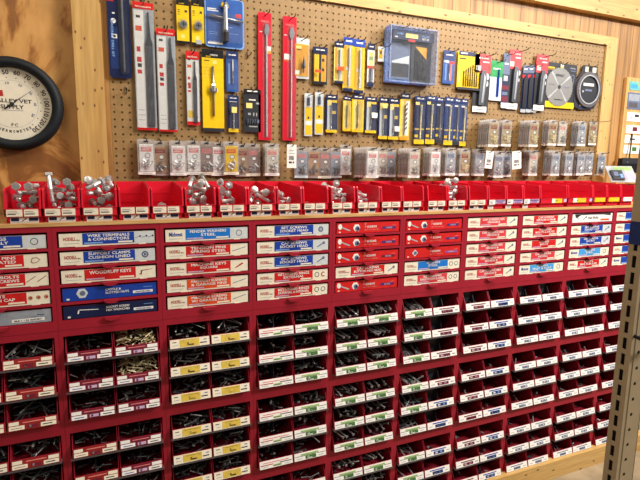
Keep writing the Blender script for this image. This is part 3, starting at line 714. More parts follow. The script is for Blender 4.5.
# ------------------------------------------------------------------ contents of the hopper bins
RW = ['top-row','second-row','third-row','fourth-row','fifth-row','sixth-row','seventh-row','eighth-row','ninth-row']
LM = {}
def long_mesh(L, r, m, hexh):
    key = (round(L, 3), r, m, hexh)
    if key not in LM:
        b = MB(); screw(b, (0,0,0), (0,1,0), L, r, m, r*2., r*1.3, 6 if hexh else 9)
        me = bpy.data.meshes.new('bolt'); me.from_pydata(b.v, [], b.f); me.materials.append(MATS[m]); me.update(); LM[key] = me
    return LM[key]
heap = MB()
R = random.Random(5)
for (k, u, row, s, x0, x1, z0, z1, sty) in BINS:
    rown = u*3+row
    P_ = dict(n=58, L=(.022, .034), r=.0017, m=['black_oxide', 'black_oxide', 'dark_zinc'], ind=0, pile=.04, nut=.15)
    if k == 0: P_.update(n=48, L=(.05, .08), r=.0022, m=['black_oxide', 'dark_zinc', 'black_oxide'], ind=2, nut=0)
    elif k == 1 and u == 0: P_.update(n=190 if (s == 1 and row < 2) else 70, m=['brass'] if (s == 1 and row in (0, 1)) else ['black_oxide', 'dark_zinc'], ind=0, L=(.026, .036))
    elif k == 1: P_.update(n=64, ind=0)
    elif k == 2: P_.update(n=66, L=(.03, .055), r=.0022, ind=2, m=['black_oxide', 'dark_zinc', 'black_oxide'])
    elif k == 3 and s == 0: P_.update(n=52, L=(.012, .02), r=.002, ind=1, nut=.4)
    elif k == 3: P_.update(n=50, L=(.03, .05), r=.0025, ind=2)
    elif k == 4: P_.update(n=34, L=(.045, .07), r=.0027, ind=5 if s == 1 and rown < 3 else 3)
    elif k == 5 and s == 0: P_.update(n=20 if rown < 6 else 8, L=(.06, .09), r=.003, ind=7 if rown < 4 else (4 if rown < 6 else 2), pile=.016)
    elif k == 5: P_.update(n=5, L=(.012, .02), r=.0025, ind=0, pile=.006, nut=.7)
    elif k == 6: P_.update(n=12, L=(.012, .02), r=.0028, ind=1, pile=.01, nut=.7)
    else: P_.update(n=12, L=(.025, .05), r=.0024, ind=1, pile=.012, nut=.3)
    w = x1-x0
    for q in range(P_['n']):
        y = R.uniform(.0, .17); x = R.uniform(x0+.008, x1-.008)
        if P_['n'] < 15: x = x0+.008+abs(R.gauss(0, .3))*w*.8; x = min(x, x1-.01)
        fl = z0+.004+max(0, y+.02)*.1
        m = R.choice(P_['m']); r = P_['r']
        if R.random() < P_['nut']:
            d = Vector((R.uniform(-.5, .5), R.uniform(-.8, .2), 1)).normalized()
            heap.lathe([(r*1.2, 0), (r*2.4, 0), (r*2.4, r*1.8), (r*1.2, r*1.8)], m, (x, y, fl+R.random()*P_['pile']), d, 6); continue
        L = R.uniform(*P_['L']); yaw = R.uniform(0, 2*PI); ti = R.uniform(-.35, .5)
        d = Vector((math.sin(yaw)*math.cos(ti), math.cos(yaw)*math.cos(ti), math.sin(ti)))
        cz = fl+r*2+R.random()*P_['pile']+abs(d.z)*L*.4
        p = Vector((x, y, cz))-d*L/2
        for it in range(2):
            e = p+d*L
            lo = min(p.x, e.x)-r*2; hi = max(p.x, e.x)+r*2
            if lo < x0+.002: p.x += x0+.002-lo
            if hi > x1-.002: p.x -= hi-x1+.002
            lo = min(p.y, e.y); hi = max(p.y, e.y)
            if lo < -.004: p.y += -.004-lo
            if hi > .195: p.y -= hi-.195
            lo = min(p.z, e.z)-r*2
            if lo < z0+.005: p.z += z0+.005-lo
        screw(heap, p, d, L, r, m, n=5)
    # the ones that lie on top and catch the light
    vis = not (k in (0, 1) and rown > 6) and not (k == 2 and rown > 7)
    if vis:
        side = 'left' if s == 0 else 'right'
        lean = R.uniform(-.75, .15)
        for q in range(P_['ind']):
            nut = k == 6
            L = R.uniform(*P_['L'])*1.12; L = round(L/.006)*.006; r = P_['r']*1.12
            m = R.choice(['zinc', 'zinc_dull', 'zinc_dull', 'dark_zinc']) if k in (3, 4, 5) else R.choice(['zinc_dull', 'dark_zinc', 'dark_zinc'])
            yaw = R.uniform(-.6, .9) if R.random() < .7 else R.uniform(0, 2*PI); ti = R.uniform(.1, .55)
            if k in (4, 5): yaw = lean+R.uniform(-.22, .22); ti = R.uniform(.25, .5); L *= 1.1
            elif R.random() < .5: yaw += PI; ti = -ti
            d = Vector((math.sin(yaw)*math.cos(ti), math.cos(yaw)*math.cos(ti), math.sin(ti)))
            p = Vector((R.uniform(x0+.02, x1-.02) if P_['n'] >= 15 else R.uniform(x0+.015, x0+w*.55), R.uniform(.01, .07) if k not in (4, 5) else R.uniform(.012, .03), z0+.012+P_['pile']+r))-d*L/2
            if k in (4, 5): p.x = x0+.012+(w-.024)*(q+.7)/(P_['ind']+.4)
            for it in range(2):
                e = p+d*L
                lo = min(p.x, e.x)-r*2; hi = max(p.x, e.x)+r*2
                if lo < x0+.003: p.x += x0+.003-lo
                if hi > x1-.003: p.x -= hi-x1+.003
                lo = min(p.y, e.y)
                if lo-r*2 < -.006: p.y += -.006-(lo-r*2)
                if min(p.z, e.z)-r*2 < z0+.008: p.z += z0+.008-(min(p.z, e.z)-r*2)
                hi = max(p.z, e.z)+r*2
                if hi > z1-.006: p.z -= hi-(z1-.006)
            o = bpy.data.objects.new('bolt', long_mesh(L, round(r, 4), m, R.random() < .6)); C.objects.link(o)
            o.rotation_mode = 'QUATERNION'; o.rotation_quaternion = d.to_track_quat('Y', 'Z'); o.location = p
            tag(o, 'steel bolt in the %s %s bin of the %s' % (RW[rown], side, CWHO[k]), 'bolt', 'bolts in the %s %s bin of the %s' % (RW[rown], side, CWHO[k]))
o = heap.build('loose_screws', kind='stuff'); tag(o, 'heaps of small dark screws, bolts and nuts filling the rows of open red bins', 'screws')
# ------------------------------------------------------------------ things on the wall
RY = lambda deg: Matrix.Rotation(math.radians(deg), 4, 'Y')
TR = Matrix.Translation
class Pack:
    """a hanging pack: px rectangle of its front face in the plane Y = yb-d; root at the middle of its lower back edge"""
    def __init__(s, name, label, cat, l, t, r, b, d=.008, yb=.2795, group=None, rot=0.):
        yf = yb-d
        p0 = at(l, (t+b)/2, yf); p1 = at(r, (t+b)/2, yf); a = at((l+r)/2, t, yf); c = at((l+r)/2, b, yf)
        s.w = p1.x-p0.x; s.h = a.z-c.z; s.d = d; s.x = (p0.x+p1.x)/2; s.z = c.z; s.yb = yb
        s.root = thing(name, label, cat, (s.x, yb, s.z), group, (0, rot, 0) if rot else None)
    def X(s, u): return s.w*(u-.5)
    def Z(s, v): return s.h*v
    def B(s, mb, u0, u1, v0, v1, y0, y1, m): return mb.box(s.X(u0), s.X(u1), -y1, -y0, s.Z(v0), s.Z(v1), m)
    def card(s, name, u0, u1, v0, v1, y0, y1, m, regs=(), r=.004, texts=(), label=None):
        """rounded card with printed patches (u0,u1,v0,v1,mat) and lettering (text,u,v,h,mat[,w,align,vertical])"""
        mb = MB(); mb.rrect(s.X(u0), s.X(u1), s.Z(v0), s.Z(v1), min(r, (s.X(u1)-s.X(u0))*.45, (s.Z(v1)-s.Z(v0))*.45), -y0, -y1, m, 3)
        e = 0
        for q in regs: e += 1; s.B(mb, q[0], q[1], q[2], q[3], y1-.0001, y1+.0003+.00002*e, q[4])
        for q in texts:
            if len(q) > 7 and q[7]: mb.text(q[0], 0, 0, q[3], 0, q[4], q[5], 'l', TR((s.X(q[1]), -y1-.0011, s.Z(q[2]))) @ RY(90))
            else: mb.text(q[0], s.X(q[1]), s.Z(q[2]), q[3], -y1-.0011, q[4], q[5] if len(q) > 5 else None, q[6] if len(q) > 6 else 'c')
        return mb.build(name, s.root, label=label)
    def blister(s, u0, u1, v0, v1, y0, y1, m='clear', name='clear_blister', r=.004):
        mb = MB(); mb.rrect(s.X(u0), s.X(u1), s.Z(v0), s.Z(v1), min(r, (s.X(u1)-s.X(u0))*.45), -y0, -y1, m, 3); return mb.build(name, s.root)
NH = [0]
HOOKS = []
def hook(x, z, y1, nick, m='wire_black', r=.0019, tip=.008, hang=.0):
    """bent wire hook from the pegboard face out to Y = y1"""
    b = MB()
    y0 = YP-.0005
    b.tube([(0, 0, -.006), (0, -.0025, -.005), (0, -.004, 0), (0, y1-y0+.010, .0), (0, y1-y0+.003, tip*.35), (0, y1-y0, tip)], r, m, 6)
    b.tube([(0, .0035, .018), (0, -.002, .018), (0, -.0035, .012), (0, -.004, 0)], r, m, 6)
    o = b.build('peg_hook'); o.location = (x, y0, z)
    tag(o, ('black' if m == 'wire_black' else 'chrome') + ' wire peg hook ' + nick, 'hook', 'peg hooks in the pegboard')
    return o
def hk(p, nick, dz=.01, du=.5, out=.05, **k): hook(p.x+p.X(du), p.z+p.h-dz, p.yb-p.d-out, 'holding the '+nick, **k)

# --- thermometer
TC = Vector((-.1125, 0, at(13, 103, .245).z)); 
root = thing('wall_thermometer', 'round black-rimmed dial thermometer on the plywood wall at the left edge', 'thermometer', (TC.x, YW, TC.z-.146))
c = .146
mb = MB(); prof = [(.118, .010), (.121, .036), (.128, .046), (.138, .044), (.1455, .03), (.146, .0)]
n = 64; vs = []; fs = []
for r_, h_ in [(.1, 0.)]+prof[::1]:
    pass
pr = [(.1145, .0), (.1145, .024), (.118, .036), (.126, .044), (.137, .043), (.147, .032), (.149, .0005)]
for r_, h_ in pr:
    for k in range(n): a = 2*PI*k/n; vs.append((r_*math.cos(a), -h_, c+r_*math.sin(a)))
for i in range(len(pr)-1):
    for k in range(n): fs.append((i*n+k, i*n+(k+1) % n, (i+1)*n+(k+1) % n, (i+1)*n+k))
mb.add(vs, fs, 'rubber'); mb.build('rim', root, smooth=True)
mb = MB(); mb.disc(0, c, .1143, -.020, -.0006, 'dial', 64)
mb.build('dial_plate', root)
mb = MB(); yf = -.0204
mb.annulus(0, c, .0745, .0752, yf, yf+.0003, 'grey_label', 48)
for T in range(-10, 140, 10):
    a = math.radians(78.7-(T-60)*1.83)
    mb.disc(.083*math.cos(a), c+.083*math.sin(a), .0017, yf, yf+.0003, 'text_dark', 8)
    M_ = TR((.1*math.cos(a), yf, c+.1*math.sin(a))) @ RY(-(math.degrees(a)-90))
    mb.text(str(T), 0, -.0075, .015, 0, 'text_dark', .0092*len(str(T)), 'c', M_)
for q, T in enumerate((10, 20, 30, 40, 50)):
    a = math.radians(98-q*32.)
    mb.text(str(T), 0, -.004, .008, 0, 'slate', .011, 'c', TR((.066*math.cos(a), yf, c+.066*math.sin(a))) @ RY(-(math.degrees(a)-90)))
for q, T in enumerate((-20, -10, 0)):
    a = math.radians(194-q*32.)
    mb.text(str(T), 0, -.004, .008, 0, 'slate', .011, 'c', TR((.066*math.cos(a), yf, c+.066*math.sin(a))) @ RY(-(math.degrees(a)-90)))
mb.text('VALLEY VET', 0, c+.004, .012, yf, 'text_dark', .114, 'c'); mb.text('SUPPLY', 0, c-.0155, .013, yf, 'text_dark', .066, 'c')
mb.box(-.02, .03, yf, yf+.0003, c-.021, c-.0185, 'grey_label')
mb.prism([(-.052, c+.02), (-.022, c+.024), (-.024, c+.043), (-.05, c+.038)], yf, yf+.0003, 'text_red')
mb.text('F', -.003, c-.071, .0095, yf, 'text_dark', .006, 'c'); mb.text('C', .008, c-.071, .0095, yf, 'text_dark', .009, 'c')
for q, ch in enumerate('THERMOMETER'):
    a = math.radians(270+(q-5)*6.6)
    mb.text(ch, 0, -.004, .009, 0, 'text_dark', .0062, 'c', TR((.088*math.cos(a), yf, c+.088*math.sin(a))) @ RY(-(math.degrees(a)+90)))
mb.build('dial_print', root)
mb = MB(); a = math.radians(38); ca, sa = math.cos(a), math.sin(a)
mb.prism([(.078*ca, c+.078*sa), (.01*ca-.0013*sa, c+.01*sa+.0013*ca), (-.028*ca-.0026*sa, c-.028*sa+.0026*ca), (-.028*ca+.0026*sa, c-.028*sa-.0026*ca), (.01*ca+.0013*sa, c+.01*sa-.0013*ca)], -.0245, -.0238, 'black')
mb.disc(0, c, .006, -.0255, -.0204, 'charcoal', 14); mb.build('needle', root)

# --- long blue blade pack
p = Pack('blade_pack', 'long blue blister card with red corner, leftmost on the pegboard', 'tool pack', 107.8, -16, 130.5, 77.5, .014)
p.card('card', 0, 1, 0, 1, 0, .003, 'navy', [(.08,.45,.1,.55,'navy_blue'),(.0,.3,.82,.97,'red_card')], r=.012,
       texts=[('MASONRY DRILL BIT', .14, .62, .008, 'blue_light', .12, 'l', True)])
mb = MB(); mb.disc(p.X(.26), p.Z(.615), .0085, -.0036, -.003, 'white', 16); mb.prism([(p.X(.26)-.004, p.Z(.615)-.003), (p.X(.26)+.005, p.Z(.615)+.004), (p.X(.26)+.003, p.Z(.615)+.006)], -.004, -.0034, 'text_dark')
mb.build('pictogram', p.root); mb = MB(); p.B(mb, .16, .4, .43, .475, .003, .0036, 'white'); p.B(mb, .22, .34, .44, .465, .0034, .004, 'text_dark'); p.B(mb, .22, .34, .69, .705, .003, .0036, 'white'); mb.build('pictogram', p.root)
mb = MB(); mb.cyl((p.X(.66), -.009, p.Z(.07)), (p.X(.66), -.009, p.Z(.97)), .0045, 'steel_dark', 10); mb.build('steel_rod', p.root)
p.blister(.48, .88, .04, .985, .003, .014, 'clear', r=.01)
hk(p, 'long blue blister card', .012)
P1 = at(126, 92, YP); hook(P1.x, P1.z, YP-.05, 'left empty below the long blue blister card')
P1 = at(247, 57, YP); hook(P1.x, P1.z, YP-.06, 'left empty beside the narrow blue card')

# --- file packs
def file_pack(label, l, t, r, b, nick, small=False):
    p = Pack('file_pack', label, 'file', l, t, r, b, .010, group='red-headed file packs')
    hv = 1-.0085*8/p.h if not small else 1-.026/p.h
    hv = 1-(.022 if not small else .028)/p.h
    regs = [(.04,.5,.02,hv-.01,'white')] if not small else [(.04,.96,.02,hv-.01,'white')]
    rg = regs+[(.12,.3,.62,.66,'red_card'),(.12,.34,.54,.58,'red_card'),(.14,.34,.5,.53,'text_dark'),(.12,.34,.45,.48,'red_card'),(.1,.4,.78,.82,'orange_card'),(.1,.4,.16,.165,'grey_label'),(.1,.44,.12,.125,'grey_label'),(.1,.4,.08,.085,'grey_label'),(.14,.34,.88,.9,'text_dark')]
    if small: rg += [(.1,.5,.1,.2,'yellow'),(.15,.35,.5,.55,'red_card')]
    p.card('backing_card', 0, 1, .0, 1, 0, .0016, 'grey_label', rg, r=.003)
    p.card('header', 0, 1, hv, 1, .0017, .003, 'red_card', texts=[('NICHOLSON', .5, hv+(1-hv)*.2, .0055, 'cream', p.w*.75)], r=.003)
    p.card('foot', 0.02, 1, 0, .02 if not small else .05, .0017, .003, 'red_card', r=.001)
    mb = MB(); x0, x1 = p.X(.56), p.X(.9); 
    if small: x0, x1 = p.X(.52), p.X(.8)
    zt = hv-.02; zs = hv-.26
    mb.prism([(x0, p.Z(.03)), (x1, p.Z(.03)), (x1, p.Z(zs)), ((x0+x1)/2+(x1-x0)*.22, p.Z(zs+.05)), ((x0+x1)/2+.0014, p.Z(zt)), ((x0+x1)/2-.0014, p.Z(zt)), ((x0+x1)/2-(x1-x0)*.22, p.Z(zs+.05)), (x0, p.Z(zs))], -.0065, -.003, 'steel_dark')
    for q in range(5): mb.box(x0+(x1-x0)*(.1+.19*q), x0+(x1-x0)*(.16+.19*q), -.0068, -.0064, p.Z(.04), p.Z(zs-.02), 'steel')
    mb.build('steel_file', p.root)
    p.blister(.02, .99, .021 if not small else .051, hv-.005, .0033, .0095, 'clear', 'clear_sleeve', r=.002)
    hk(p, nick, .009)
file_pack('tall file in clear sleeve with red header, biggest of the file packs', 135, 2, 155.5, 130, 'tallest file pack')
file_pack('medium file in clear sleeve with red header, beside the yellow die cards', 157.8, 28.5, 176.5, 131.5, 'medium file pack')
file_pack('slim small white file card with red header beside the long yellow card', 186.8, 51, 199.8, 125, 'slim white file card', True)

# --- two die packs
for i, (l, t, r, b) in enumerate(((177, -3, 189.5, 43), (192, -2, 204.5, 45))):
    p = Pack('die_pack', 'yellow card holding a round threading die, the %s of two' % ('left' if i == 0 else 'right'), 'die', l, t, r, b, .012, group='yellow threading die cards')
    p.card('card', 0, 1, 0, 1, 0, .002, 'yellow', [(0,1,.84,1.,'black'),(0,1,0,.06,'black'),(.1,.28,.72,.74,'text_dark'),(.1,.3,.68,.695,'text_dark'),(.1,.26,.63,.645,'text_dark'),(.66,.86,.69,.74,'text_dark'),(.3,.62,.12,.2,'yellow_pale')], r=.003,
           texts=[('IRWIN', .4, .86, .004, 'yellow', .018)])
    cx, cz = p.X(.52), p.Z(.42); mb = MB(); mb.annulus(cx, cz, p.w*.17, p.w*.3, -.010, -.003, 'steel', 24)
    mb.disc(cx, cz, p.w*.17, -.004, -.003, 'black', 16)
    for q in range(4):
        a = PI/4+q*PI/2; mb.disc(cx+math.cos(a)*p.w*.11, cz+math.sin(a)*p.w*.11, p.w*.055, -.0095, -.004, 'steel', 10)
    mb.build('threading_die', p.root); p.blister(.14, .88, .3, .55, .0022, .0115, 'clear', r=.01)
    if i == 1: p.card('price_sticker', .34, .78, .03, .12, .0026, .003, 'grey_label', r=.001)
    hk(p, '%s yellow die card' % ('left' if i == 0 else 'right'), .012)

# --- tap wrench blister
p = Pack('tap_wrench_pack', 'large blue blister card holding a T-handle tap wrench', 'tap wrench', 206, -3, 245.5, 47, .022)
p.card('backing', 0, 1, 0, 1, 0, .002, 'blue_light', r=.012)
p.card('printed_card', .03, .96, .03, .99, .0021, .003, 'blue_pack', [(.06,.28,.755,.775,'white'),(.06,.34,.72,.74,'white'),(.56,.7,.42,.435,'blue_light'),(.3,.42,.5,.51,'blue_light'),(.55,.85,.3,.31,'blue_light'),(.1,.32,.3,.31,'blue_light'),(.1,.32,.26,.27,'blue_light'),(.06,.44,.06,.1,'white'),(.78,.92,.64,.72,'pink_red')], r=.01,
       texts=[('IRWIN', .5, .815, .009, 'yellow', .028), ('HANSON', .5, .77, .007, 'navy', .034), ('T-HANDLE', .2, .76, .004, 'white', .026), ('TAP WRENCH', .2, .72, .004, 'white', .03)])
mb = MB(); mb.prism([(p.X(.4), p.Z(.86)), (p.X(.45), p.Z(.93)), (p.X(.5), p.Z(.9)), (p.X(.55), p.Z(.93)), (p.X(.6), p.Z(.86))], -.0036, -.003, 'yellow'); mb.build('logo', p.root)
mb = MB(); mb.cyl((p.X(.1), -.012, p.Z(.625)), (p.X(.95), -.012, p.Z(.555)), .0042, 'steel', 12); mb.build('cross_bar', p.root, True)
mb = MB(); mb.lathe([(.0105, 0), (.0115, .02), (.0085, .06), (.0085, .1), (.007, .11)], 'steel', (p.X(.5), -.013, p.Z(.25)), (0, 0, 1), 16); mb.build('shaft', p.root, True)
mb = MB(); prof = []
for q in range(14): prof += [(.0118, .0024*q), (.0126, .0024*q+.0012)]
mb.lathe(prof, 'steel_dark', (p.X(.5), -.013, p.Z(.12)), (0, 0, 1), 16); mb.build('knurled_chuck', p.root)
p.blister(.05, .97, .1, .68, .0036, .0215, 'clear', r=.012)
hk(p, 'large blue tap wrench card', .01)

# --- long yellow tap wrench card
p = Pack('tap_wrench_pack', 'long bright yellow card with black header holding a slim sliding tap wrench', 'tap wrench', 203, 49, 224.5, 131.5, .014)
p.card('card', 0, 1, 0, 1, 0, .002, 'yellow', [(0,1,.9,1,'black'),(0,1,0,.045,'charcoal'),(.1,.34,.86,.87,'text_dark'),(.1,.3,.82,.83,'gold_label'),(.1,.32,.78,.79,'gold_label'),(.1,.3,.74,.75,'gold_label'),(.1,.34,.7,.71,'gold_label'),(.1,.34,.66,.67,'gold_label'),(.5,.68,.83,.875,'yellow_pale')], r=.004,
       texts=[('IRWIN', .3, .908, .004, 'yellow', .017), ('HANSON', .55, .925, .006, 'white', .028)])
mb = MB(); mb.cyl((p.X(.5), -.007, p.Z(.19)), (p.X(.5), -.007, p.Z(.8)), .0038, 'steel', 10); mb.build('handle_rod', p.root, True)
mb = MB(); mb.lathe([(.009, 0), (.010, .006), (.010, .026), (.008, .032)], 'chrome', (p.X(.5), -.0085, p.Z(.475)), (0, 0, 1), 8)
for dx in (-.013, .013): mb.cyl((p.X(.5)+dx, -.008, p.Z(.49)), (p.X(.5)+dx, -.008, p.Z(.535)), .003, 'steel', 8); mb.cyl((p.X(.5)+dx, -.008, p.Z(.5)), (p.X(.5), -.008, p.Z(.5)), .0022, 'steel', 6)
mb.build('chuck', p.root)
hk(p, 'long yellow card', .008)

def bitcard(label, l, t, r, b, nick, card, head, foot, tool, regs=(), d=.012, name='bit_pack', cat='drill bit', group=None, texts=(), hv=.84, fv=.08, bl=True, tm='steel', headm=None, tu=.5, hookout=.045, yb=.2795, tname='drill_bit', hkdu=.5):
    p = Pack(name, label, cat, l, t, r, b, d, yb, group)
    p.card('card', 0, 1, 0, 1, 0, .002, card, regs, r=.003, texts=texts)
    if head: p.card('header', 0, 1, hv, 1, .0021, .0032, head, [(.2,.8,(hv+1)/2-.01,(hv+1)/2+.02,'white')] if p.w > .02 else [(.25,.75,(hv+1)/2-.008,(hv+1)/2+.012,'grey_label')], r=.003)
    if foot: p.card('foot', .04, .96, 0, fv, .0021, .0034, foot, r=.003)
    if tool:
        mb = MB(); v0, v1, rr = tool
        if rr: 
            mb.twist((p.X(tu), -.0065, p.Z(v0+(v1-v0)*.52)), (p.X(tu), -.0065, p.Z(v0)), rr, tm, 3, 20)
            mb.cyl((p.X(tu), -.0065, p.Z(v0+(v1-v0)*.52)), (p.X(tu), -.0065, p.Z(v1)), rr*.9, tm, 8)
        mb.build(tname, p.root)
    if bl: p.blister(.14, .86, max(fv*.6, .03), hv-.02, .0036, d-.0004, 'clear', r=.004)
    if nick: hk(p, nick, .008, out=hookout, du=hkdu)
    return p
YC = [(.3,.8,.6,.615,'text_dark')]
bitcard('narrow blue card with a single slim bit, under the tap wrench card', 227, 51, 239, 91.5, 'narrow blue card', 'blue_pack', 'navy_blue', None, (.2, .8, .0028), [(.3,.7,.86,.9,'yellow_pale'),(.15,.3,.2,.7,'blue_light')], hv=.82)
p = bitcard('slim navy card with yellow foot hanging below the narrow blue card', 228.5, 95, 239.5, 132, 'slim navy card', 'navy', 'navy_blue', 'yellow', (.08, .6, .0032), [(.15,.85,.82,.87,'white')], fv=.1, tm='steel')
p.card('price_sticker', .3, .76, .52, .68, .0122, .0126, 'yellow_pale', r=.001)
# charcoal card
p = bitcard('charcoal hardware card with a yellow price dot and small white print', 244.5, 89, 261.5, 132, 'charcoal card', 'charcoal', 'black', None, None, [(.3,.7,.74,.77,'white'),(.72,.9,.66,.7,'grey_label'),(.14,.5,.56,.68,'yellow_pale'),(.25,.4,.4,.45,'grey_label'),(.55,.62,.38,.46,'grey_label'),(.72,.78,.38,.46,'grey_label'),(.15,.9,.22,.3,'slate'),(.3,.8,.12,.15,'grey_label')], bl=False, name='hardware_card', cat='tool pack', hv=.9)
for q in range(5):
    mb = MB(); mb.cyl((p.X(.2+.14*q), -.0055, p.Z(.18)), (p.X(.2+.14*q), -.0055, p.Z(.31)), .0022, 'steel_dark', 8); mb.build('small_bit', p.root)
# two long red cards
for i, (l, t, r, b) in enumerate(((259, 12, 272, 140), (283.5, 16, 297, 140.5))):
    p = Pack('long_drill_pack', 'very long narrow red card with a long rod, %s of the pair' % ('left' if i == 0 else 'right'), 'long drill bit', l, t, r, b, .011, group='long narrow red cards')
    p.card('card', 0, 1, 0, 1, 0, .002, 'red_plastic', [(.3,.7,.9,.905,'pink_red'),(.1,.3,.85,.855,'white'),(.55,.98,.71,.745,'white') if i == 0 else (.1,.55,.66,.705,'white'),(.6,.98,.69,.71,'yellow_amber') if i == 0 else (.1,.55,.645,.66,'orange_card'),(.46,.5,.02,.9,'red_shade')], r=.004,
           texts=[('FREUD', .5, .925, .007, 'pink_print', p.w*.6)])
    mb = MB(); mb.cyl((p.X(.62), -.0062, p.Z(.03)), (p.X(.62), -.0062, p.Z(.83)), .0024, 'white_clear', 8)
    mb.prism([(p.X(.5), p.Z(.83)), (p.X(.74), p.Z(.83)), (p.X(.84), p.Z(.87)), (p.X(.72), p.Z(.915)), (p.X(.56), p.Z(.915)), (p.X(.44), p.Z(.87))], -.0075, -.0045, 'steel'); mb.build('spade_bit', p.root)
    p.blister(.3, .92, .02, .93, .0025, .0105, 'clear', r=.004)
    hk(p, '%s long red card' % ('left' if i == 0 else 'right'), .012, out=.055)
# step bit
p = Pack('step_bit_pack', 'clear-topped yellow pack holding a dark cone step bit', 'step bit', 295, 37, 311, 78, .02)
p.card('backing', 0, 1, 0, 1, 0, .0016, 'white_clear', r=.005)
p.card('card', .1, .96, .06, .85, .0017, .0026, 'yellow_amber', [(.14,.5,.74,.8,'yellow_pale'),(.2,.5,.7,.72,'text_dark'),(.1,.4,.1,.2,'cream')], r=.002)
mb = MB(); pr = [(.0026, 0), (.0026, .02), (.0085, .02)]
for q in range(8): pr += [(.0085-.001*q, .023+.0045*q), (.0085-.001*q, .0275+.0045*q)]
mb.lathe(pr+[(.0008, .064)], 'steel_dark', (p.X(.6), -.0125, p.Z(.14)), (0, 0, 1), 12); mb.build('step_bit', p.root)
p.blister(.06, .96, .04, .8, .0028, .0195, 'clear', r=.005); hk(p, 'clear-topped yellow step bit pack', .01)
# yellow/black pack
p = bitcard('yellow and black pack with two slim vials, right of the step bit', 314, 46.5, 328.5, 84, 'yellow and black vial pack', 'charcoal', 'navy', 'black', None, [(.1,.42,.08,.8,'yellow'),(.58,.92,.08,.8,'yellow_amber'),(.62,.8,.62,.7,'text_dark'),(.62,.8,.36,.44,'text_dark')], fv=.06, bl=False, d=.014)
p.card('price_sticker', .06, .46, .3, .38, .0142, .0146, 'orange_card', r=.001)
for u_ in (.27, .74):
    mb = MB(); mb.cyl((p.X(u_), -.008, p.Z(.07)), (p.X(u_), -.008, p.Z(.8)), .0055, 'clear', 10); mb.build('vial', p.root)
# long drill cluster
for i, (l, t, r, b, yb) in enumerate(((335, 41, 345, 83, .2795), (344, 37, 354.5, 91, .2785), (354.5, 39, 365.5, 93, .2775))):
    hd = ['navy', 'blue', 'blue'][i]
    p = bitcard(['yellow drill bit pack with dark header, left of two blue-headed ones', 'long yellow drill bit pack with blue header, left of two', 'long yellow drill bit pack with blue header, right of two'][i], l, t, r, b,
            ['dark-headed yellow pack', 'left blue-headed yellow pack', 'right blue-headed yellow pack'][i], 'yellow' if i else 'yellow_pale', hd, 'navy', (.08, .8, .0032), [(.08,.3,.1,.84,'yellow_amber'),(.55,.72,.1,.84,'white_clear'),(.3,.5,.4,.46,'white')], hv=.86, fv=.06, yb=yb, d=.011, group='long yellow drill bit packs')
    if i == 0: p.card('price_sticker', .3, .9, .3, .4, .0112, .0116, 'orange_card', r=.001)
p = bitcard('slim white and navy pack with an orange band beside the long drills', 368.5, 43, 375.5, 86.5, 'slim orange-banded pack', 'white', 'navy', 'navy', (.12, .45, .003), [(.2,.8,.5,.8,'yellow_pale'),(.2,.8,.62,.7,'green_pale'),(0,1,.42,.49,'orange_card'),(.2,.8,.1,.42,'slate')], hv=.85, fv=.11, hookout=.09)
p = bitcard('smallest white and yellow tag card, left of the clear drill case', 378.5, 46.5, 385.5, 61.5, 'smallest tag card', 'white', None, None, None, [(.1,.6,.2,.8,'yellow'),(.3,.5,.5,.7,'text_dark')], hv=1, bl=False, d=.006, name='tag_card', cat='tag', hookout=.07)
# clear drill case
p = Pack('drill_bit_case', 'large clear plastic case of drill bits with a navy header', 'drill bit set', 390, 27, 437.5, 83, .05)
p.card('case_back', 0, 1, 0, 1, 0, .004, 'blue_light', r=.008)
p.card('header', .1, .97, .78, .95, .0042, .03, 'navy', [(.36,.62,.3+.52,.3+.6,'yellow_pale'),(.42,.56,.755,.8,'red_card'),(.14,.2,.81,.83,'white')], r=.004, texts=[('IRWIN', .24, .86, .009, 'blue_light', .03), ('DRILL BITS', .78, .86, .008, 'blue_light', .04), ('SET 29', .78, .81, .008, 'white', .036)])
p.card('left_panel', .1, .52, .08, .74, .0042, .01, 'slate', [(.14,.5,.12,.36,'charcoal')], r=.003)
mb = MB(); mb.prism([(p.X(.14), p.Z(.37)), (p.X(.5), p.Z(.37)), (p.X(.5), p.Z(.52)), (p.X(.14), p.Z(.4))], -.0112, -.0102, 'white_clear'); mb.build('size_guide', p.root)
p.card('right_panel', .54, .97, .05, .76, .0042, .012, 'charcoal', [(.62,.86,.14,.7,'text_dark')], r=.003)
mb = MB(); mb.prism([(p.X(.62), p.Z(.7)), (p.X(.87), p.Z(.7)), (p.X(.87), p.Z(.48))], -.0136, -.0124, 'yellow_amber'); mb.build('index_plate', p.root)
for q in range(8):
    mb = MB(); zt_ = .66-.026*q; mb.twist((p.X(.63+.032*q), -.015, p.Z(zt_-.22)), (p.X(.63+.032*q), -.015, p.Z(zt_)), .0022+.0001*q, 'steel_dark', 3, 16); mb.cyl((p.X(.63+.032*q), -.015, p.Z(.1)), (p.X(.63+.032*q), -.015, p.Z(zt_-.22)), .0024, 'steel_dark', 6); mb.build('drill_bit', p.root)
mb = MB(); t = .004
for (a, b_, c_, e) in ((0, 1, 0, .02), (0, 1, .98, 1), (0, .02, .02, .98), (.98, 1, .02, .98)): p.B(mb, a, b_, c_, e, .004, .05, 'clear_frost')
mb.build('case_rim', p.root)
mb = MB(); p.B(mb, .02, .98, .02, .98, .046, .0475, 'clear'); mb.build('case_lid', p.root)
mb = MB(); 
for v in (.36, .56): mb.box(p.X(1.), p.X(1.)+.004, -.04, -.028, p.Z(v), p.Z(v)+.016, 'blue_light')
mb.build('latches', p.root) if False else None
for u_, nk in ((.33, 'left'), (.74, 'right')): hook(p.x+p.X(u_), p.z+p.h-.001, p.yb-p.d-.02, 'under the %s top of the clear drill case' % nk)
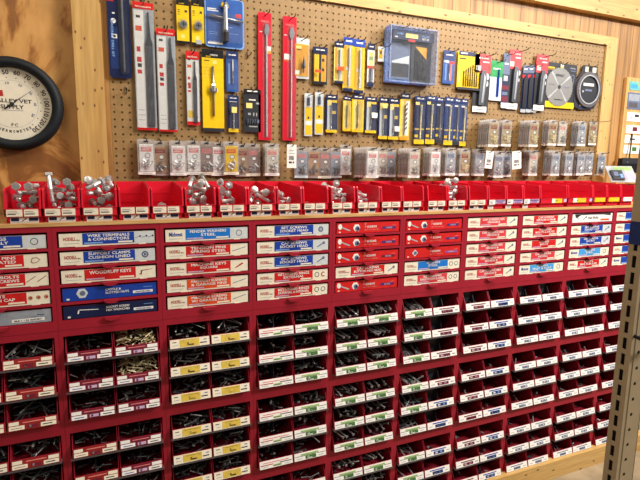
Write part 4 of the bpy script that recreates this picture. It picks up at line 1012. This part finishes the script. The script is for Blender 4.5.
# right of the case
bitcard('small blue card with a navy header and red sticker, right of the case', 444.5, 50, 456, 83.5, 'small blue card', 'blue_pack', 'navy_blue', None, (.1, .6, .003), [(.1,.5,.63,.7,'white'),(.5,.98,.6,.68,'red_card'),(.2,.3,.1,.6,'blue_light'),(.62,.76,.1,.6,'pink_print')], hv=.72, hookout=.05)
p = Pack('drill_bit_set', 'bright yellow card of seven dark drill bits with navy header', 'drill bit set', 459, 51.5, 481, 90, .014)
p.card('card', .0, 1, 0.03, 1, 0, .003, 'yellow', [(.06,.36,.8,.83,'text_dark'),(.06,.12,.2,.5,'yellow_pale')], r=.003)
p.card('header', .04, .78, .9, 1, .0032, .0045, 'navy', [(.1,.4,.94,.97,'white')], r=.001)
for q in range(7):
    mb = MB(); z1_ = .5+.05*q*(q < 5)+.18*(q >= 5); x_ = p.X(.28+.1*q); mb.twist((x_, -.006, p.Z(.3)), (x_, -.006, p.Z(min(.76, z1_))), .0026, 'black_oxide', 3, 14); mb.cyl((x_, -.006, p.Z(.1)), (x_, -.006, p.Z(.3)), .0025, 'black_oxide', 6); mb.build('drill_bit', p.root)
p.card('base_shadow', -.02, 1.0, 0, .06, .0, .012, 'charcoal', r=.002); hk(p, 'yellow seven-bit drill card', .008, du=.8)  # charcoal strip stands in for the shadow at the card's foot
# knives and pens
def knife(label, l, t, r, b, nick, yb=.2795, tilt=0):
    p = Pack('utility_knife_pack', label, 'utility knife', l, t, r, b, .016, yb, 'red-headed knife packs')
    p.card('card', 0, 1, .0, 1, 0, .0016, 'charcoal', [(.1,.9,.9,.96,'pink_red'),(.3,.8,.84,.87,'white')], r=.003)
    p.card('header', .0, 1, .68, 1, .0017, .003, 'pink_red', [(.1,.4,.72,.8,'cream'),(.5,.9,.86,.88,'white')], r=.003, texts=[('KNIFE', .55, .92, .006, 'white', p.w*.6)])
    p.card('foot', .02, .9, 0, .1, .0017, .0032, 'white', [(.2,.7,.03,.06,'grey_label')], r=.002)
    mb = MB(); mb.prism([(p.X(.3), p.Z(.12)), (p.X(.62), p.Z(.12)), (p.X(.74), p.Z(.56)), (p.X(.66), p.Z(.72)), (p.X(.42), p.Z(.72)), (p.X(.34), p.Z(.6))], -.013, -.004, 'steel_dark')
    mb.prism([(p.X(.44), p.Z(.16)), (p.X(.56), p.Z(.16)), (p.X(.66), p.Z(.6)), (p.X(.54), p.Z(.66))], -.0146, -.0128, 'steel'); mb.build('knife_body', p.root)
    mb = MB(); mb.disc(p.X(.78), p.Z(.62), p.w*.17, -.0046, -.0018, 'white_clear', 14); mb.disc(p.X(.76), p.Z(.5), p.w*.15, -.0046, -.0018, 'white_clear', 14); mb.build('badge', p.root)
    hk(p, nick, .008, du=.7)
knife('red-headed knife pack next to the yellow seven-bit drill card', 475.5, 53.5, 491.5, 112, 'knife pack by the yellow drill card')
p = bitcard('white pen card with green header between the knife packs', 491.5, 60.5, 503.5, 100.5, 'green-headed pen card', 'white_clear', 'green_card', None, None, [(.55,.78,.1,.64,'text_blue'),(.1,.4,.12,.6,'white_clear')], hv=.6, bl=False, name='pen_card', cat='pen')
mb = MB(); mb.cyl((p.X(.66), -.006, p.Z(.1)), (p.X(.66), -.006, p.Z(.8)), .0035, 'blue', 8); mb.build('blue_pen', p.root)
bitcard('narrow maroon and navy striped pack squeezed between pen card and knife', 503.5, 53, 510.5, 108, 'striped narrow pack', 'navy', 'slate', 'white_clear', None, [(0,1,.12,.22,'maroon'),(0,1,.34,.42,'maroon'),(.1,.9,.24,.3,'slate'),(.2,.8,.5,.6,'grey_label')], hv=.62, fv=.1, bl=False, name='blade_pack', cat='tool pack')
knife('red-headed knife pack in the middle, right of the striped pack', 510, 49, 522.5, 109, 'middle knife pack')
for i, (l, r) in enumerate(((522.5, 528), (528, 533.5), (533.5, 539))):
    p = bitcard('slim navy blade pack with red corner dot, %s of three in the row' % ORD[i], l, 65, r, 112.5, '%s slim navy blade pack' % ORD[i], 'navy', 'slate', 'grey_label', None, [(0,.5,.74,.8,'red_card'),(.4,.6,.2,.6,'blue_light' if i == 2 else 'charcoal')], hv=.84, fv=.07, bl=False, d=.008, name='blade_pack', cat='tool pack', group='slim navy blade packs', hookout=.03)
    mb = MB(); mb.prism([(p.X(.2), p.Z(.1)), (p.X(.8), p.Z(.1)), (p.X(.8), p.Z(.7)), (p.X(.5), p.Z(.78)), (p.X(.2), p.Z(.7))], -.007, -.0035, 'black'); mb.build('blade_case', p.root)
knife('red-headed knife pack left of the round saw blade', 537, 54, 549, 110.5, 'knife pack left of the saw blade', .2745)
# saw blade
p = Pack('saw_blade_pack', 'navy and yellow square card holding a round steel saw blade', 'saw blade', 545.5, 63, 576.5, 108, .008)
p.card('card', 0, 1, 0, 1, 0, .002, 'charcoal', [(0,1,0,.14,'yellow'),(.06,.28,.84,.9,'yellow'),(.46,.56,.86,.98,'cream'),(.46,.56,.9,.93,'yellow'),(.76,.96,.9,.92,'slate'),(.8,.96,.85,.87,'slate')], r=.003,
       texts=[('DEWALT', .17, .845, .0075, 'charcoal', p.w*.2), ('WOOD', .86, .91, .005, 'grey_label', p.w*.16)])
cx, cz = p.X(.46), p.Z(.47); rad = p.w*.485*.92
mb = MB(); vs = []; n = 40
pts = []
for k in range(n):
    a = 2*PI*k/n; pts += [(cx+rad*math.cos(a), cz+rad*math.sin(a)), (cx+rad*.955*math.cos(a+.1), cz+rad*.955*math.sin(a+.1))]
mb.prism(pts, -.0045, -.0026, 'blade_steel'); mb.disc(cx, cz, rad*.1, -.0052, -.0044, 'charcoal', 16)
for a in (45, 135): 
    a = math.radians(a-6); c1, s1 = math.cos(a), math.sin(a)
    for sg in (1, -1): mb.prism([(cx+sg*rad*.14*c1-s1*.0022, cz+sg*rad*.14*s1+c1*.0022), (cx+sg*rad*.93*c1-s1*.006, cz+sg*rad*.93*s1+c1*.006), (cx+sg*rad*.93*c1+s1*.006, cz+sg*rad*.93*s1-c1*.006), (cx+sg*rad*.14*c1+s1*.0022, cz+sg*rad*.14*s1-c1*.0022)], -.0049, -.0044, 'grey_label')
mb.text('DEWALT', cx, cz+rad*.52, .013, -.0053, 'text_dark', rad*.62, 'c'); mb.text('7-1/4 in', cx-rad*.55, cz+rad*.08, .006, -.0053, 'slate', rad*.4, 'c'); mb.text('24T', cx+rad*.52, cz-.003, .007, -.0053, 'slate', rad*.4, 'c'); mb.text('FRAMING', cx, cz-rad*.68, .006, -.0053, 'text_dark', rad*.6, 'c')
mb.build('steel_blade', p.root)
for v in (.62, .72):
    mb = MB(); mb.annulus(p.X(.88), p.Z(v), p.w*.04, p.w*.06, -.0028, -.0021, 'slate', 14); mb.build('badge', p.root)
hk(p, 'square saw blade card', .006, out=.03)
# round-windowed pack
p = Pack('hole_saw_pack', 'dark keyhole-topped pack with round window, rightmost on the pegboard', 'tool pack', 576.5, 65, 602.5, 110, .018)
mb = MB(); pl = [(.28,1),(.82,1),(.84,.86),(1,.62),(1,.3),(.82,.04),(.3,.0),(.06,.06),(.0,.3),(.0,.6),(.22,.84)]
mb.prism([(p.X(a), p.Z(b_)) for a, b_ in pl], -.004, 0, 'charcoal'); mb.build('backing_card', p.root)
mb = MB(); mb.disc(p.X(.55), p.Z(.92), .006, -.0048, -.0041, 'black', 14); p.B(mb, .36, .48, .86, .97, .004, .0046, 'cream'); p.B(mb, .64, .78, .86, .97, .004, .0046, 'cream'); mb.build('hang_slot', p.root)
mb = MB(); cx, cz = p.X(.52), p.Z(.46); mb.annulus(cx, cz, p.w*.36, p.w*.47, -.014, -.0042, 'shelf_steel', 28); mb.annulus(cx, cz, p.w*.36, p.w*.39, -.016, -.014, 'grey_label', 28); mb.build('ring', p.root)
mb = MB(); mb.disc(cx, cz, p.w*.35, -.008, -.0042, 'charcoal', 26); mb.box(cx-p.w*.2, cx+p.w*.2, -.0086, -.0079, cz+p.w*.1, cz+p.w*.17, 'white'); mb.box(cx-p.w*.12, cx+p.w*.14, -.0086, -.0079, cz-p.w*.04, cz+.003, 'slate'); mb.disc(cx-p.w*.2, cz-.01, .006, -.0086, -.0079, 'grey_label', 10); mb.build('window', p.root)
p.card('foot_label', .22, .74, .05, .15, .0042, .0055, 'navy_blue', [(.26,.34,.08,.14,'yellow_amber'),(.37,.45,.08,.14,'cream'),(.48,.57,.08,.14,'yellow_amber'),(.6,.7,.08,.14,'cream')], r=.001)
p.card('title', .3, .84, .7, .78, .0042, .005, 'grey_label', texts=[('CUP BRUSH', .57, .715, .006, 'navy', p.w*.44)], r=.001)
hk(p, 'dark keyhole-topped pack', .006, du=.55, out=.03)

# --- middle row
for i, (l, t, r, b) in enumerate(((305.5, 93, 313.5, 136), (316, 92, 324.5, 134.5))):
    p = bitcard('clear-topped slim yellow tube pack, %s of two' % ('left' if i == 0 else 'right'), l, t, r, b, '%s clear-topped tube' % ('left' if i == 0 else 'right'), 'white_clear', None, None, None, [(.12,.94,.03,.68,'yellow'),(.14,.92,.26,.36,'white'),(.4,.6,.4,.46,'text_dark'),(.3,.7,.72,.9,'slate')], hv=1, bl=False, d=.014, group='clear-topped yellow tubes')
    mb = MB(); mb.cyl((p.X(.5), -.008, p.Z(.02)), (p.X(.5), -.008, p.Z(.92)), p.w*.4, 'clear', 12); mb.build('tube', p.root)
    mb = MB(); mb.twist((p.X(.5), -.007, p.Z(.7)), (p.X(.5), -.007, p.Z(.92)), .003, 'steel_dark', 2, 12); mb.build('drill_bit', p.root)
IR = [(.15,.45,.08,.82,'white_clear'),(.5,.95,.8,.86,'yellow'),(.55,.85,.5,.58,'gold_label'),(.15,.5,.72,.86,'yellow_pale')]
mid = [(326.5, 94.5, 338.5, 132.5, 'navy', 'yellow', 'navy pack with white tool and yellow foot, right of the tubes', 0),
       (344, 96, 352.5, 131, 'yellow', None, 'plain yellow pack with a pale stripe in the middle row', 1),
       (353, 94.5, 365, 132, 'yellow', 'yellow', 'yellow and navy pack with a pale green stripe in middle row', 2),
       (366, 96.5, 378, 133, 'navy', 'yellow', 'navy drill pack with a white sticker at mid height, middle row', 3),
       (379.5, 97, 389.5, 139, 'navy', 'yellow', 'navy drill pack with a pale yellow sticker at its top, middle row', 4),
       (389.5, 98, 400.5, 139.5, 'navy', 'yellow', 'navy drill pack with a small white sticker near its foot', 5),
       (401, 93, 411, 140, 'yellow', 'yellow_amber', 'yellow and white drill pack with zigzag print, end of middle row', 6)]
for (l, t, r, b, cm, ft, lb, i) in mid:
    regs = IR if cm == 'navy' else [(.12,.4,.06,.86,'yellow_pale'),(.6,.9,.1,.84,'gold_label' if i != 6 else 'white'),(.44,.5,.1,.84,'text_dark' if i == 2 else 'yellow_amber')]
    p = bitcard(lb, l, t, r, b, ' '.join(lb.split(' ')[:9]), cm, 'navy', ft, (.1, .74, .0032), regs, hv=.88, fv=.08, d=.013, group='drill packs in the middle row', yb=.2795-.003*(i % 3), tu=.46, tm='steel')
    if i in (3, 5): p.card('price_sticker', .5, .95, .42 if i == 3 else .2, .56 if i == 3 else .32, .0132, .0136, 'white', r=.001)
    if i == 4: p.card('price_sticker', .3, .75, .74, .84, .0132, .0136, 'yellow_pale', r=.001)
    if i == 6:
        mb = MB()
        for q in range(6): mb.prism([(p.X(.4), p.Z(.2+.1*q)), (p.X(.62), p.Z(.26+.1*q)), (p.X(.62), p.Z(.3+.1*q)), (p.X(.4), p.Z(.24+.1*q))], -.0138, -.0132, 'text_dark')
        mb.build('zigzag_print', p.root)
nv = [(415.5, 96, 426.5, 144, 'navy', 1), (427, 95.5, 437, 144, 'navy', 1), (437, 97, 444.5, 143, 'navy', 0), (445.5, 97, 455, 145, 'navy_blue', 1), (455, 98, 461.5, 145, 'navy_blue', 0), (461.5, 98.5, 468.5, 146, 'navy_blue', 1)]
for i, (l, t, r, b, cm, yl) in enumerate(nv):
    p = bitcard('tall navy drill card with %s foot, %s of six from the left' % ('yellow' if yl else 'dark', ORD[i]), l, t, r, b, '%s tall navy drill card' % ORD[i], cm, 'navy_blue', 'yellow' if yl else 'charcoal', (.1, .8, .0042), [(.1,.45,.82,.88,'yellow_pale') if i < 2 else (.1,.6,.82,.85,'white'),(.1,.9,.3,.33,'gold_label'),(.1,.4,.14,.2,'yellow')], hv=.9, fv=.1, d=.013, group='tall navy drill cards', tm='brass' if yl else 'steel', tu=.56, hookout=.03)
    if yl:
        mb = MB(); mb.cyl((p.X(.56), -.0075, p.Z(.62)), (p.X(.56), -.0075, p.Z(.8)), .005, 'zinc', 10); mb.cyl((p.X(.56), -.0075, p.Z(.8)), (p.X(.56), -.0075, p.Z(.82)), .0052, 'yellow_pale', 10); mb.build('shank', p.root)

# --- small hardware packs
SW, SHT, SD = .0595, .1265, .0105
ST = {'pink': ('white', 'pink_print', 'zinc', 'white'), 'kraft': ('kraft', 'orange_red', 'dark_zinc', 'taupe'), 'yellow': ('yellow', 'orange_card', 'zinc', 'cream'),
      'pale': ('pale_card', 'pink_print', 'zinc_dull', 'white'), 'grey': ('taupe', 'pink_print', 'zinc_dull', 'cream'), 'clear': ('grey_card', 'slate', 'dark_zinc', 'white'), 'dark': ('grey_card', 'pink_print', 'dark_zinc', 'white_clear'),
      'brassy': ('gold_dull', 'orange_red', 'brass', 'white'), 'silver': ('silver_card', 'slate', 'zinc', 'white')}
SNAME = {'pink': 'white pink-printed', 'kraft': 'brown', 'yellow': 'yellow', 'pale': 'cream', 'grey': 'taupe', 'clear': 'clear', 'dark': 'grey', 'brassy': 'gold-backed', 'silver': 'silvery clear'}
PP = {}
def small_pack(sty, loc, label, group):
    if sty in PP: return dup(PP[sty], loc, label, group)
    cm, tm, hm, fm = ST[sty]; w, h = SW/2, SHT
    root = thing('hardware_pack', label, 'hardware pack', loc, group); PP[sty] = root
    mb = MB(); mb.rrect(-w, w, 0, h, .003, -.0016, 0, 'pack_clear', 2); mb.build('clear_tray', root)
    mb = MB(); mb.box(-w*.78, w*.82, -.0022, -.0017, .012, h-.018, cm)
    mb.box(-w*.6, w*.6, -.0025, -.0022, h-.044, h-.028, tm); mb.box(-w*.45, w*.5, -.0028, -.0025, h-.033, h-.031, cm); mb.box(-w*.5, w*.3, -.0028, -.0025, h-.039, h-.037, cm)
    mb.disc(.004, h-.058, .009, -.0026, -.0022, 'white', 14, .006); mb.annulus(.004, h-.058, .0075, .009, -.0028, -.0022, 'text_dark', 14); mb.build('printed_card', root)
    mb = MB(); mb.box(-w, w, -.0026, -.0017, .0005, .0105, fm); mb.box(-w*.5, w*.6, -.0029, -.0026, .004, .006, 'grey_label'); mb.build('foot_strip', root)
    mb = MB(); mb.box(-.008, .008, -.0021, -.0017, h-.011, h-.006, 'text_dark'); mb.build('hang_slot', root)
    mb = MB(); rr = random.Random(sum(map(ord, sty)))
    for q in range(15):
        d = Vector((rr.uniform(-1, 1), rr.uniform(-.12, .12), rr.uniform(-1, 1))).normalized(); c_ = Vector((rr.uniform(-w*.45, w*.5), -.0058+rr.uniform(-.001, .001), rr.uniform(.022, .05)))
        L = rr.uniform(.014, .024); screw(mb, c_-d*L/2, d, L, .0014, hm, .0028, .002, 6)
    mb.build('screws', root)
    mb = MB(); mb.rrect(-w*.8, w*.84, .0125, h-.02, .004, -SD+.001, -.0031, 'clear', 2); mb.build('clear_blister', root)
    return root
def stack(xl, l, t, r, b, sty, where, hooknick, tipx=.03, m='wire_black', backsty=None, n=0):
    """packs one behind another on one hook; the px rectangle is the front pack's face, xl the left end of the fanned edges"""
    dY = (l-xl)/(l-103.)*1.8
    n = n or max(1, int(round(dY/.0128))+1); sp = dY/(n-1) if n > 1 else 0
    if n > 1: sp = max(sp, .0108) if l > 285 else .0112
    yf = .2795-(n-1)*sp-.0105
    c0 = at((l+r)/2, t, yf); c1 = at((l+r)/2, b, yf); x = (c0.x+c1.x)/2; z = c0.z-SHT
    for j in range(n):
        s_ = sty if j == n-1 else (backsty or sty)
        y = .2795-j*sp
        if n == 1: lb = '%s blister pack of screws %s' % (SNAME[s_], where)
        elif j == n-1: lb = '%s blister pack, front of the stack %s' % (SNAME[s_], where)
        else: lb = '%s blister pack edge-on inside the stack %s' % (SNAME[s_], where)
        small_pack(s_, (x+rr2.uniform(-.0014, .0014), y, z+rr2.uniform(-.0015, .001)), lb, 'edge-on packs in the stack %s' % where if j < n-1 else 'hanging blister packs of screws')
    hook(x, z+SHT-.0085+.0021, yf-tipx, hooknick, m, .0017 if m != 'chrome' else .0023, .007)
rr2 = random.Random(3)
low = [(0,138.5,139,155,174.5,'pink',2),(0,154.5,140.5,166.5,173,'kraft',1),(0,171,140.5,186.5,175.5,'pink',2),(0,187,140.5,200.5,175.5,'pink',1),(0,201,141,213,175,'grey',1),(0,213.5,142,225,175.5,'pink',1),(0,225.5,141.5,238,174.5,'yellow',2),
       (0,238.5,143.5,247,174.5,'kraft',1),(0,247.5,143.5,259.5,175,'grey',1),(0,266,143.5,279.5,176,'pale',3),(0,296.5,147,307.5,176,'dark',1),(0,309.5,147.5,320.5,176,'kraft',1),(0,320.5,148,330.5,176,'grey',1),(0,331,147.5,341.5,176,'dark',1),(0,341.5,144.5,351.5,174.5,'pink',1),
       (352,368,147,378.5,176,'pink',0),(0,378.5,147.5,388,176,'pale',1),(0,387.5,148,395,175.5,'dark',1),(395,409.5,148,421,177,'pale',0),(421,431,147.5,442,176.5,'pink',0),(442,447,148,457,176,'silver',0),(456.5,460.5,148.5,471.5,176,'brassy',0),(471,475.5,149,486,176,'silver',0),
       (488,496,151,504.5,175.5,'silver',0),(0,504.5,151,512,175.5,'clear',1),(521.5,529.5,150,539.5,176,'pale',0),(540,552.5,150.5,561.5,176,'silver',0),(561,566,151,575,176,'silver',0),(574,578.5,151.5,586.5,176,'silver',0),(0,586.5,151,595,175.5,'silver',1),(594,598.5,152,607.5,177,'clear',0)]
for i, (xl, l, t, r, b, sty, n) in enumerate(low):
    where = 'at lower-row place %s from left' % ORD[i] if i < 26 else 'in lower row, %s from right' % ORD[30-i]
    stack(xl, l, t, r, b, sty, where, 'of the lower pack row, %s from %s' % (ORD[i] if i < 26 else ORD[30-i], 'left' if i < 26 else 'right'), tipx=.03, backsty={'pale': 'grey', 'silver': 'clear', 'pink': 'pink', 'brassy': 'clear', 'clear': 'dark', 'yellow': 'yellow'}.get(sty), n=n)
up = [(475,490,119,500,144,'brassy',0),(499,503,119.5,513,144,'brassy',0),(515,530.5,120,540,144,'brassy',0),(540,549.5,120,559.5,144,'brassy',0),(0,559,121,568.5,145.5,'pale',1),(569,579,121,587.5,145,'silver',0),(0,590.5,121,599,140.5,'brassy',1)]
for i, (xl, l, t, r, b, sty, n) in enumerate(up):
    stack(xl, l, t, r, b, sty, 'in the upper right row, %s from left' % ORD[i], 'of the upper right pack row, %s from left' % ORD[i], tipx=.06 if i < 5 else .085, m='chrome', backsty={'brassy': 'grey', 'silver': 'dark'}.get(sty), n=n)
# price cards swinging from the row
for i, (l, t, r, b, rot) in enumerate(((287, 144.5, 296.5, 168, 0), (485, 151, 492.5, 168.5, 4), (513, 151, 522, 169, -6))):
    p = Pack('price_card', ['white price card with bar code in the gap after the taupe packs', 'small white tag hanging over the silvery packs', 'tilted white tag hanging beside a dark gap in the lower row'][i], 'price card', l, t, r, b, .0012, [.245, .2, .235][i], 'white price cards', math.radians(rot))
    p.card('card', 0, 1, 0, 1, 0, .0012, 'white', [(.2,.8,.6,.64,'grey_label'),(.2,.7,.72,.76,'grey_label'),(.2,.5,.2,.28,'text_dark'),(.6,.75,.2,.28,'text_dark')]+[(.2+.06*q, .23+.06*q, .34, .52, 'text_dark') for q in range(9)][:9], r=.002)
    hook(p.x, p.z+p.h-.006, p.yb-.02, ['of the white bar-code card', 'of the small white tag', 'of the tilted white tag'][i])

# --- board with sample cards at the right end
P0 = at(627.5, 77, .285); P1 = at(617.5, 165, .285)
xb = (P0.x+P1.x)/2; zt_ = P0.z
root = thing('sample_board', 'pine board with small pictures and cards fixed to the wall, far right', 'board', (xb, YW, 1.45))
mb = MB(); mb.box(0, .24, -.018, 0, 0, zt_-1.45, 'board_wood'); mb.build('board', root)
def on(x, y): q = at(x, y, .2815); return q.x-xb, q.z-1.45
def sample(name, l, t, r, b, m, regs, lb):
    x0, z1 = on(l, t); x1, z0 = on(r, b); mb = MB(); mb.box(x0, x1, -.0205, -.0182, z0, z1, m)
    for a, e, c_, f, mm in regs: mb.box(x0+(x1-x0)*a, x0+(x1-x0)*e, -.0209, -.0205, z0+(z1-z0)*c_, z0+(z1-z0)*f, mm)
    mb.build(name, root, label=lb)
sample('picture', 630, 81, 642, 91, 'teal', [(.1,.6,.2,.7,'blue_sky'),(.6,.9,.5,.9,'green_pale')], 'teal picture')
sample('picture', 628.5, 92, 641, 110, 'slate', [(.05,.8,.5,.9,'grey_card'),(.1,.7,.1,.4,'shelf_steel')], 'grey picture')
sample('card', 627.5, 112, 641, 122, 'white', [(.5,.8,.5,.8,'text_dark'),(.2,.35,.3,.5,'grey_label')], 'white card')
sample('card', 626.5, 125, 641, 134, 'white', [(.4,.7,.3,.8,'maroon')], 'white card with maroon mark')
sample('card', 625, 135, 641, 143.5, 'white', [(.3,.6,.4,.6,'text_dark')], 'white card with dark dash')
sample('card', 624, 145, 641, 154, 'white', [(.45,.7,.3,.8,'green')], 'white card with green picture')
p = Pack('black_pouch', 'black pouch hanging at the foot of the sample board', 'pouch', 622, 158, 638, 173, .03, .28)
mb = MB(); mb.prism([(p.X(0), p.Z(.3)), (p.X(.1), p.Z(.12)), (p.X(.6), p.Z(0)), (p.X(1), p.Z(0)), (p.X(1), p.Z(.98)), (p.X(.05), p.Z(.98))], -.028, 0, 'black'); mb.build('pouch_body', p.root)
mb = MB(); p.B(mb, .0, 1., .62, 1, .028, .031, 'charcoal'); mb.disc(p.X(.3), p.Z(.72), .0035, -.033, -.031, 'slate', 8); mb.build('flap', p.root)
mb = MB(); mb.tube([(p.X(.55), -.015, p.Z(.98)), (p.X(.6), -.012, p.Z(1.5)), (p.X(.7), -.004, p.Z(2.6)), (p.X(.72), .0, p.Z(2.6))], .004, 'black'); mb.build('strap', p.root)
# clear blister pack lying across the bins at the right end
PB = at(611, 184.5, .17)
root = thing('clear_package', 'clear plastic package with dark contents leaning on the wall behind the rightmost bins', 'package', (PB.x, .17, CT+.0003+BH+.0068))
MC = Matrix.Rotation(math.radians(-20), 4, 'Z') @ Matrix.Rotation(math.radians(50), 4, 'X')
mb = MB(); mb.M = MC; mb.box(-.0, .15, .0, .11, 0.0, .003, 'grey_label'); mb.box(.085, .14, .02, .06, .003, .0034, 'lilac'); mb.box(.04, .14, .08, .105, .003, .0034, 'green_pale'); mb.build('card', root)
mb = MB(); mb.M = MC; mb.box(.012, .075, .012, .074, .0036, .013, 'charcoal'); mb.box(.02, .045, .03, .06, .013, .017, 'slate'); mb.box(.052, .068, .02, .045, .013, .017, 'blue_light'); mb.build('contents', root)
mb = MB(); mb.M = MC; mb.box(.006, .082, .006, .08, .0034, .022, 'clear'); mb.build('clear_shell', root)
# ------------------------------------------------------------------ tan steel shelf upright in the foreground
UX, UY = 1.224, -.943
def zat(y, x=632):
    d = CR*((x-320)/FPX)+CU*((240-y)/FPX)+CF; t = (UX-CAM.x)/d.x; return (CAM+d*t).z
root = thing('shelf_upright', 'tan steel shelf upright with slots and holes standing in the right foreground', 'shelf upright', (UX, UY, 0))
SP = .0381; t = .0018; FW = .031; HT = 2.13
zc0 = zat(310.6, 626)
b = MB()
# slotted flank (faces -X): strips with real slots
def slotted(b, u0, u1, half_w, half_h, uc, plane, m):
    """perforated strip; plane(u, z, d) maps to a vertex"""
    k0 = int((.06-zc0)/SP)-1; zs = []
    z = zc0+k0*SP
    while z < HT-.03:
        if z > .03: zs.append(z)
        z += SP
    def q(ua, ub, za, zb):
        vs = [plane(ua, za, 0), plane(ub, za, 0), plane(ub, zb, 0), plane(ua, zb, 0), plane(ua, za, t), plane(ub, za, t), plane(ub, zb, t), plane(ua, zb, t)]
        b.add(vs, [(0,3,2,1),(4,5,6,7),(0,1,5,4),(1,2,6,5),(2,3,7,6),(3,0,4,7)], m)
    q(u0, uc-half_w, 0, HT); q(uc+half_w, u1, 0, HT)
    last = 0
    for z in zs: q(uc-half_w, uc+half_w, last, z-half_h); last = z+half_h
    q(uc-half_w, uc+half_w, last, HT)
slotted(b, 0, FW, .0046, .0135, .0165, lambda u, z, d: (d, FW-u, z), 'tan_steel')
b.box(0, .0035, -.0018, 0, 0, HT, 'tan_steel')                     # rolled corner
b.build('slotted_flange', root)
b = MB()
# front flange: narrow step, then the face with round holes
b.box(.0035, .0125, -.0018, 0, 0, HT, 'tan_steel'); b.box(.0125, .0135, -.003, 0, 0, HT, 'tan_steel')
hr = .0048; hz = zat(435, 629)-.002
cxs = .0265
b.box(.0135, cxs-.008, -.003, -.0012, 0, HT, 'tan_steel'); b.box(cxs+.008, .06, -.003, -.0012, 0, HT, 'tan_steel')
z = hz-math.floor((hz-.03)/SP)*SP; last = 0
while z < HT-.03:
    b.box(cxs-.008, cxs+.008, -.003, -.0012, last, z-.008, 'tan_steel')
    sq = [(cxs+.008, z+.0033), (cxs+.0033, z+.008), (cxs-.0033, z+.008), (cxs-.008, z+.0033), (cxs-.008, z-.0033), (cxs-.0033, z-.008), (cxs+.0033, z-.008), (cxs+.008, z-.0033)]
    oc = [(cxs+math.cos(PI/4*k+PI/8)*hr, z+math.sin(PI/4*k+PI/8)*hr) for k in range(8)]
    vs = [(a, -.003, c) for a, c in sq]+[(a, -.003, c) for a, c in oc]+[(a, -.0012, c) for a, c in oc]+[(cxs+.008, -.003, z+.008), (cxs-.008, -.003, z+.008), (cxs-.008, -.003, z-.008), (cxs+.008, -.003, z-.008)]
    fs = []
    for k in range(8): fs += [(k, 8+k, 8+(k+1) % 8, (k+1) % 8), (8+k, 16+k, 16+(k+1) % 8, 8+(k+1) % 8)]
    fs += [(0, 1, 24), (2, 3, 25), (4, 5, 26), (6, 7, 27)]
    b.add(vs, fs, 'tan_steel'); last = z+.008; z += SP
b.box(cxs-.008, cxs+.008, -.003, -.0012, last, HT, 'tan_steel')
b.box(.058, .06, -.003, .03, 0, HT, 'tan_steel')
b.build('front_flange', root)
b = MB(); b.box(.0075, .009, .004, FW-.001, .005, HT-.01, 'black'); b.box(.0075, .056, .0025, .004, .005, HT-.01, 'black'); b.build('dark_backing', root)  # backing added behind slots and holes, black for the shade inside the post
b = MB(); b.box(-.006, .068, -.008, .036, 0, .004, 'steel_dark'); b.build('foot_plate', root)
# sticker wrapped around the corner: tan paper with mark and N, blue band below
zb0, zb1, zt = zat(244, 632), zat(221, 632), zat(150, 640)
b = MB()
b.box(-.0008, -.0002, -.0022, FW, zb1, zt, 'tan_steel'); b.box(-.0009, .058, -.0046, -.0032, zb1, zt, 'tan_steel')
b.box(-.001, -.0002, -.0048, FW+.0006, zb0, zb1, 'navy_blue'); b.box(-.001, .058, -.0048, -.0032, zb0, zb1, 'navy_blue')
zn = zat(208, 637); zr = zat(178, 639)
b.text('N', .006, zn, .02, -.0049, 'text_dark', w=.014); b.text('O', .022, zn, .02, -.0049, 'text_dark', w=.014); b.text('T', .038, zn, .02, -.0049, 'text_dark', w=.012)
b.annulus(.022, zr, .006, .0115, -.0051, -.0046, 'text_dark', 24); b.prism([(.016, zr-.002), (.03, zr+.008), (.031, zr+.005), (.017, zr-.005)], -.0052, -.0047, 'text_dark')
b.box(.004, .05, -.0049, -.0046, zat(189, 638), zat(188, 638), 'text_dark')
b.build('sticker', root, label='blue-banded sticker with dark lettering wrapped round the post')
zh = zat(338, 632)
b = MB(); b.tube([(.006, -.002, zh+.004), (.008, -.012, zh+.002), (.02, -.02, zh-.006), (.04, -.022, zh-.010), (.07, -.02, zh-.008)], .0042, 'wire_black', 8)
tag(b.build('wire_hook'), 'short black wire hook clipped onto the tan steel upright', 'hook'); bpy.data.objects['wire_hook'].location = (UX, UY, 0)

# ------------------------------------------------------------------ lights
def area(name, loc, size, size_y, power, col, rot=(0, 0, 0), spread=PI):
    ld = bpy.data.lights.new(name, 'AREA'); ld.shape = 'RECTANGLE'; ld.size = size; ld.size_y = size_y; ld.energy = power; ld.color = col; ld.spread = spread
    o = bpy.data.objects.new(name, ld); C.objects.link(o); o.location = loc; o.rotation_euler = rot
    return o
area('fill_light', (1.45, -.5, 2.95), 1.2, .25, 34, (1., .92, .82), (math.radians(12), 0, 0))
area('fill_light', (3.9, -2.0, 3.35), 1.3, .3, 165, (1., .94, .89), (math.radians(24), math.radians(14), 0))
area('fill_light', (-.3, -.7, 2.95), 1.2, .25, 7, (1., .86, .64), (math.radians(16), 0, 0))
area('fill_light', (-1.3, -2.6, 2.95), 1.2, .25, 14, (1., .90, .76), (math.radians(14), 0, 0))  # added fill behind the camera for the upright's left face, no fixture seen
w = bpy.data.worlds.new('world'); bpy.context.scene.world = w; w.use_nodes = True
w.node_tree.nodes['Background'].inputs[0].default_value = (.95, .86, .78, 1); w.node_tree.nodes['Background'].inputs[1].default_value = .12
vs = bpy.context.scene.view_settings
vs.view_transform = 'Standard'; vs.look = 'None'; vs.gamma = 1; vs.use_curve_mapping = False; vs.exposure = .28
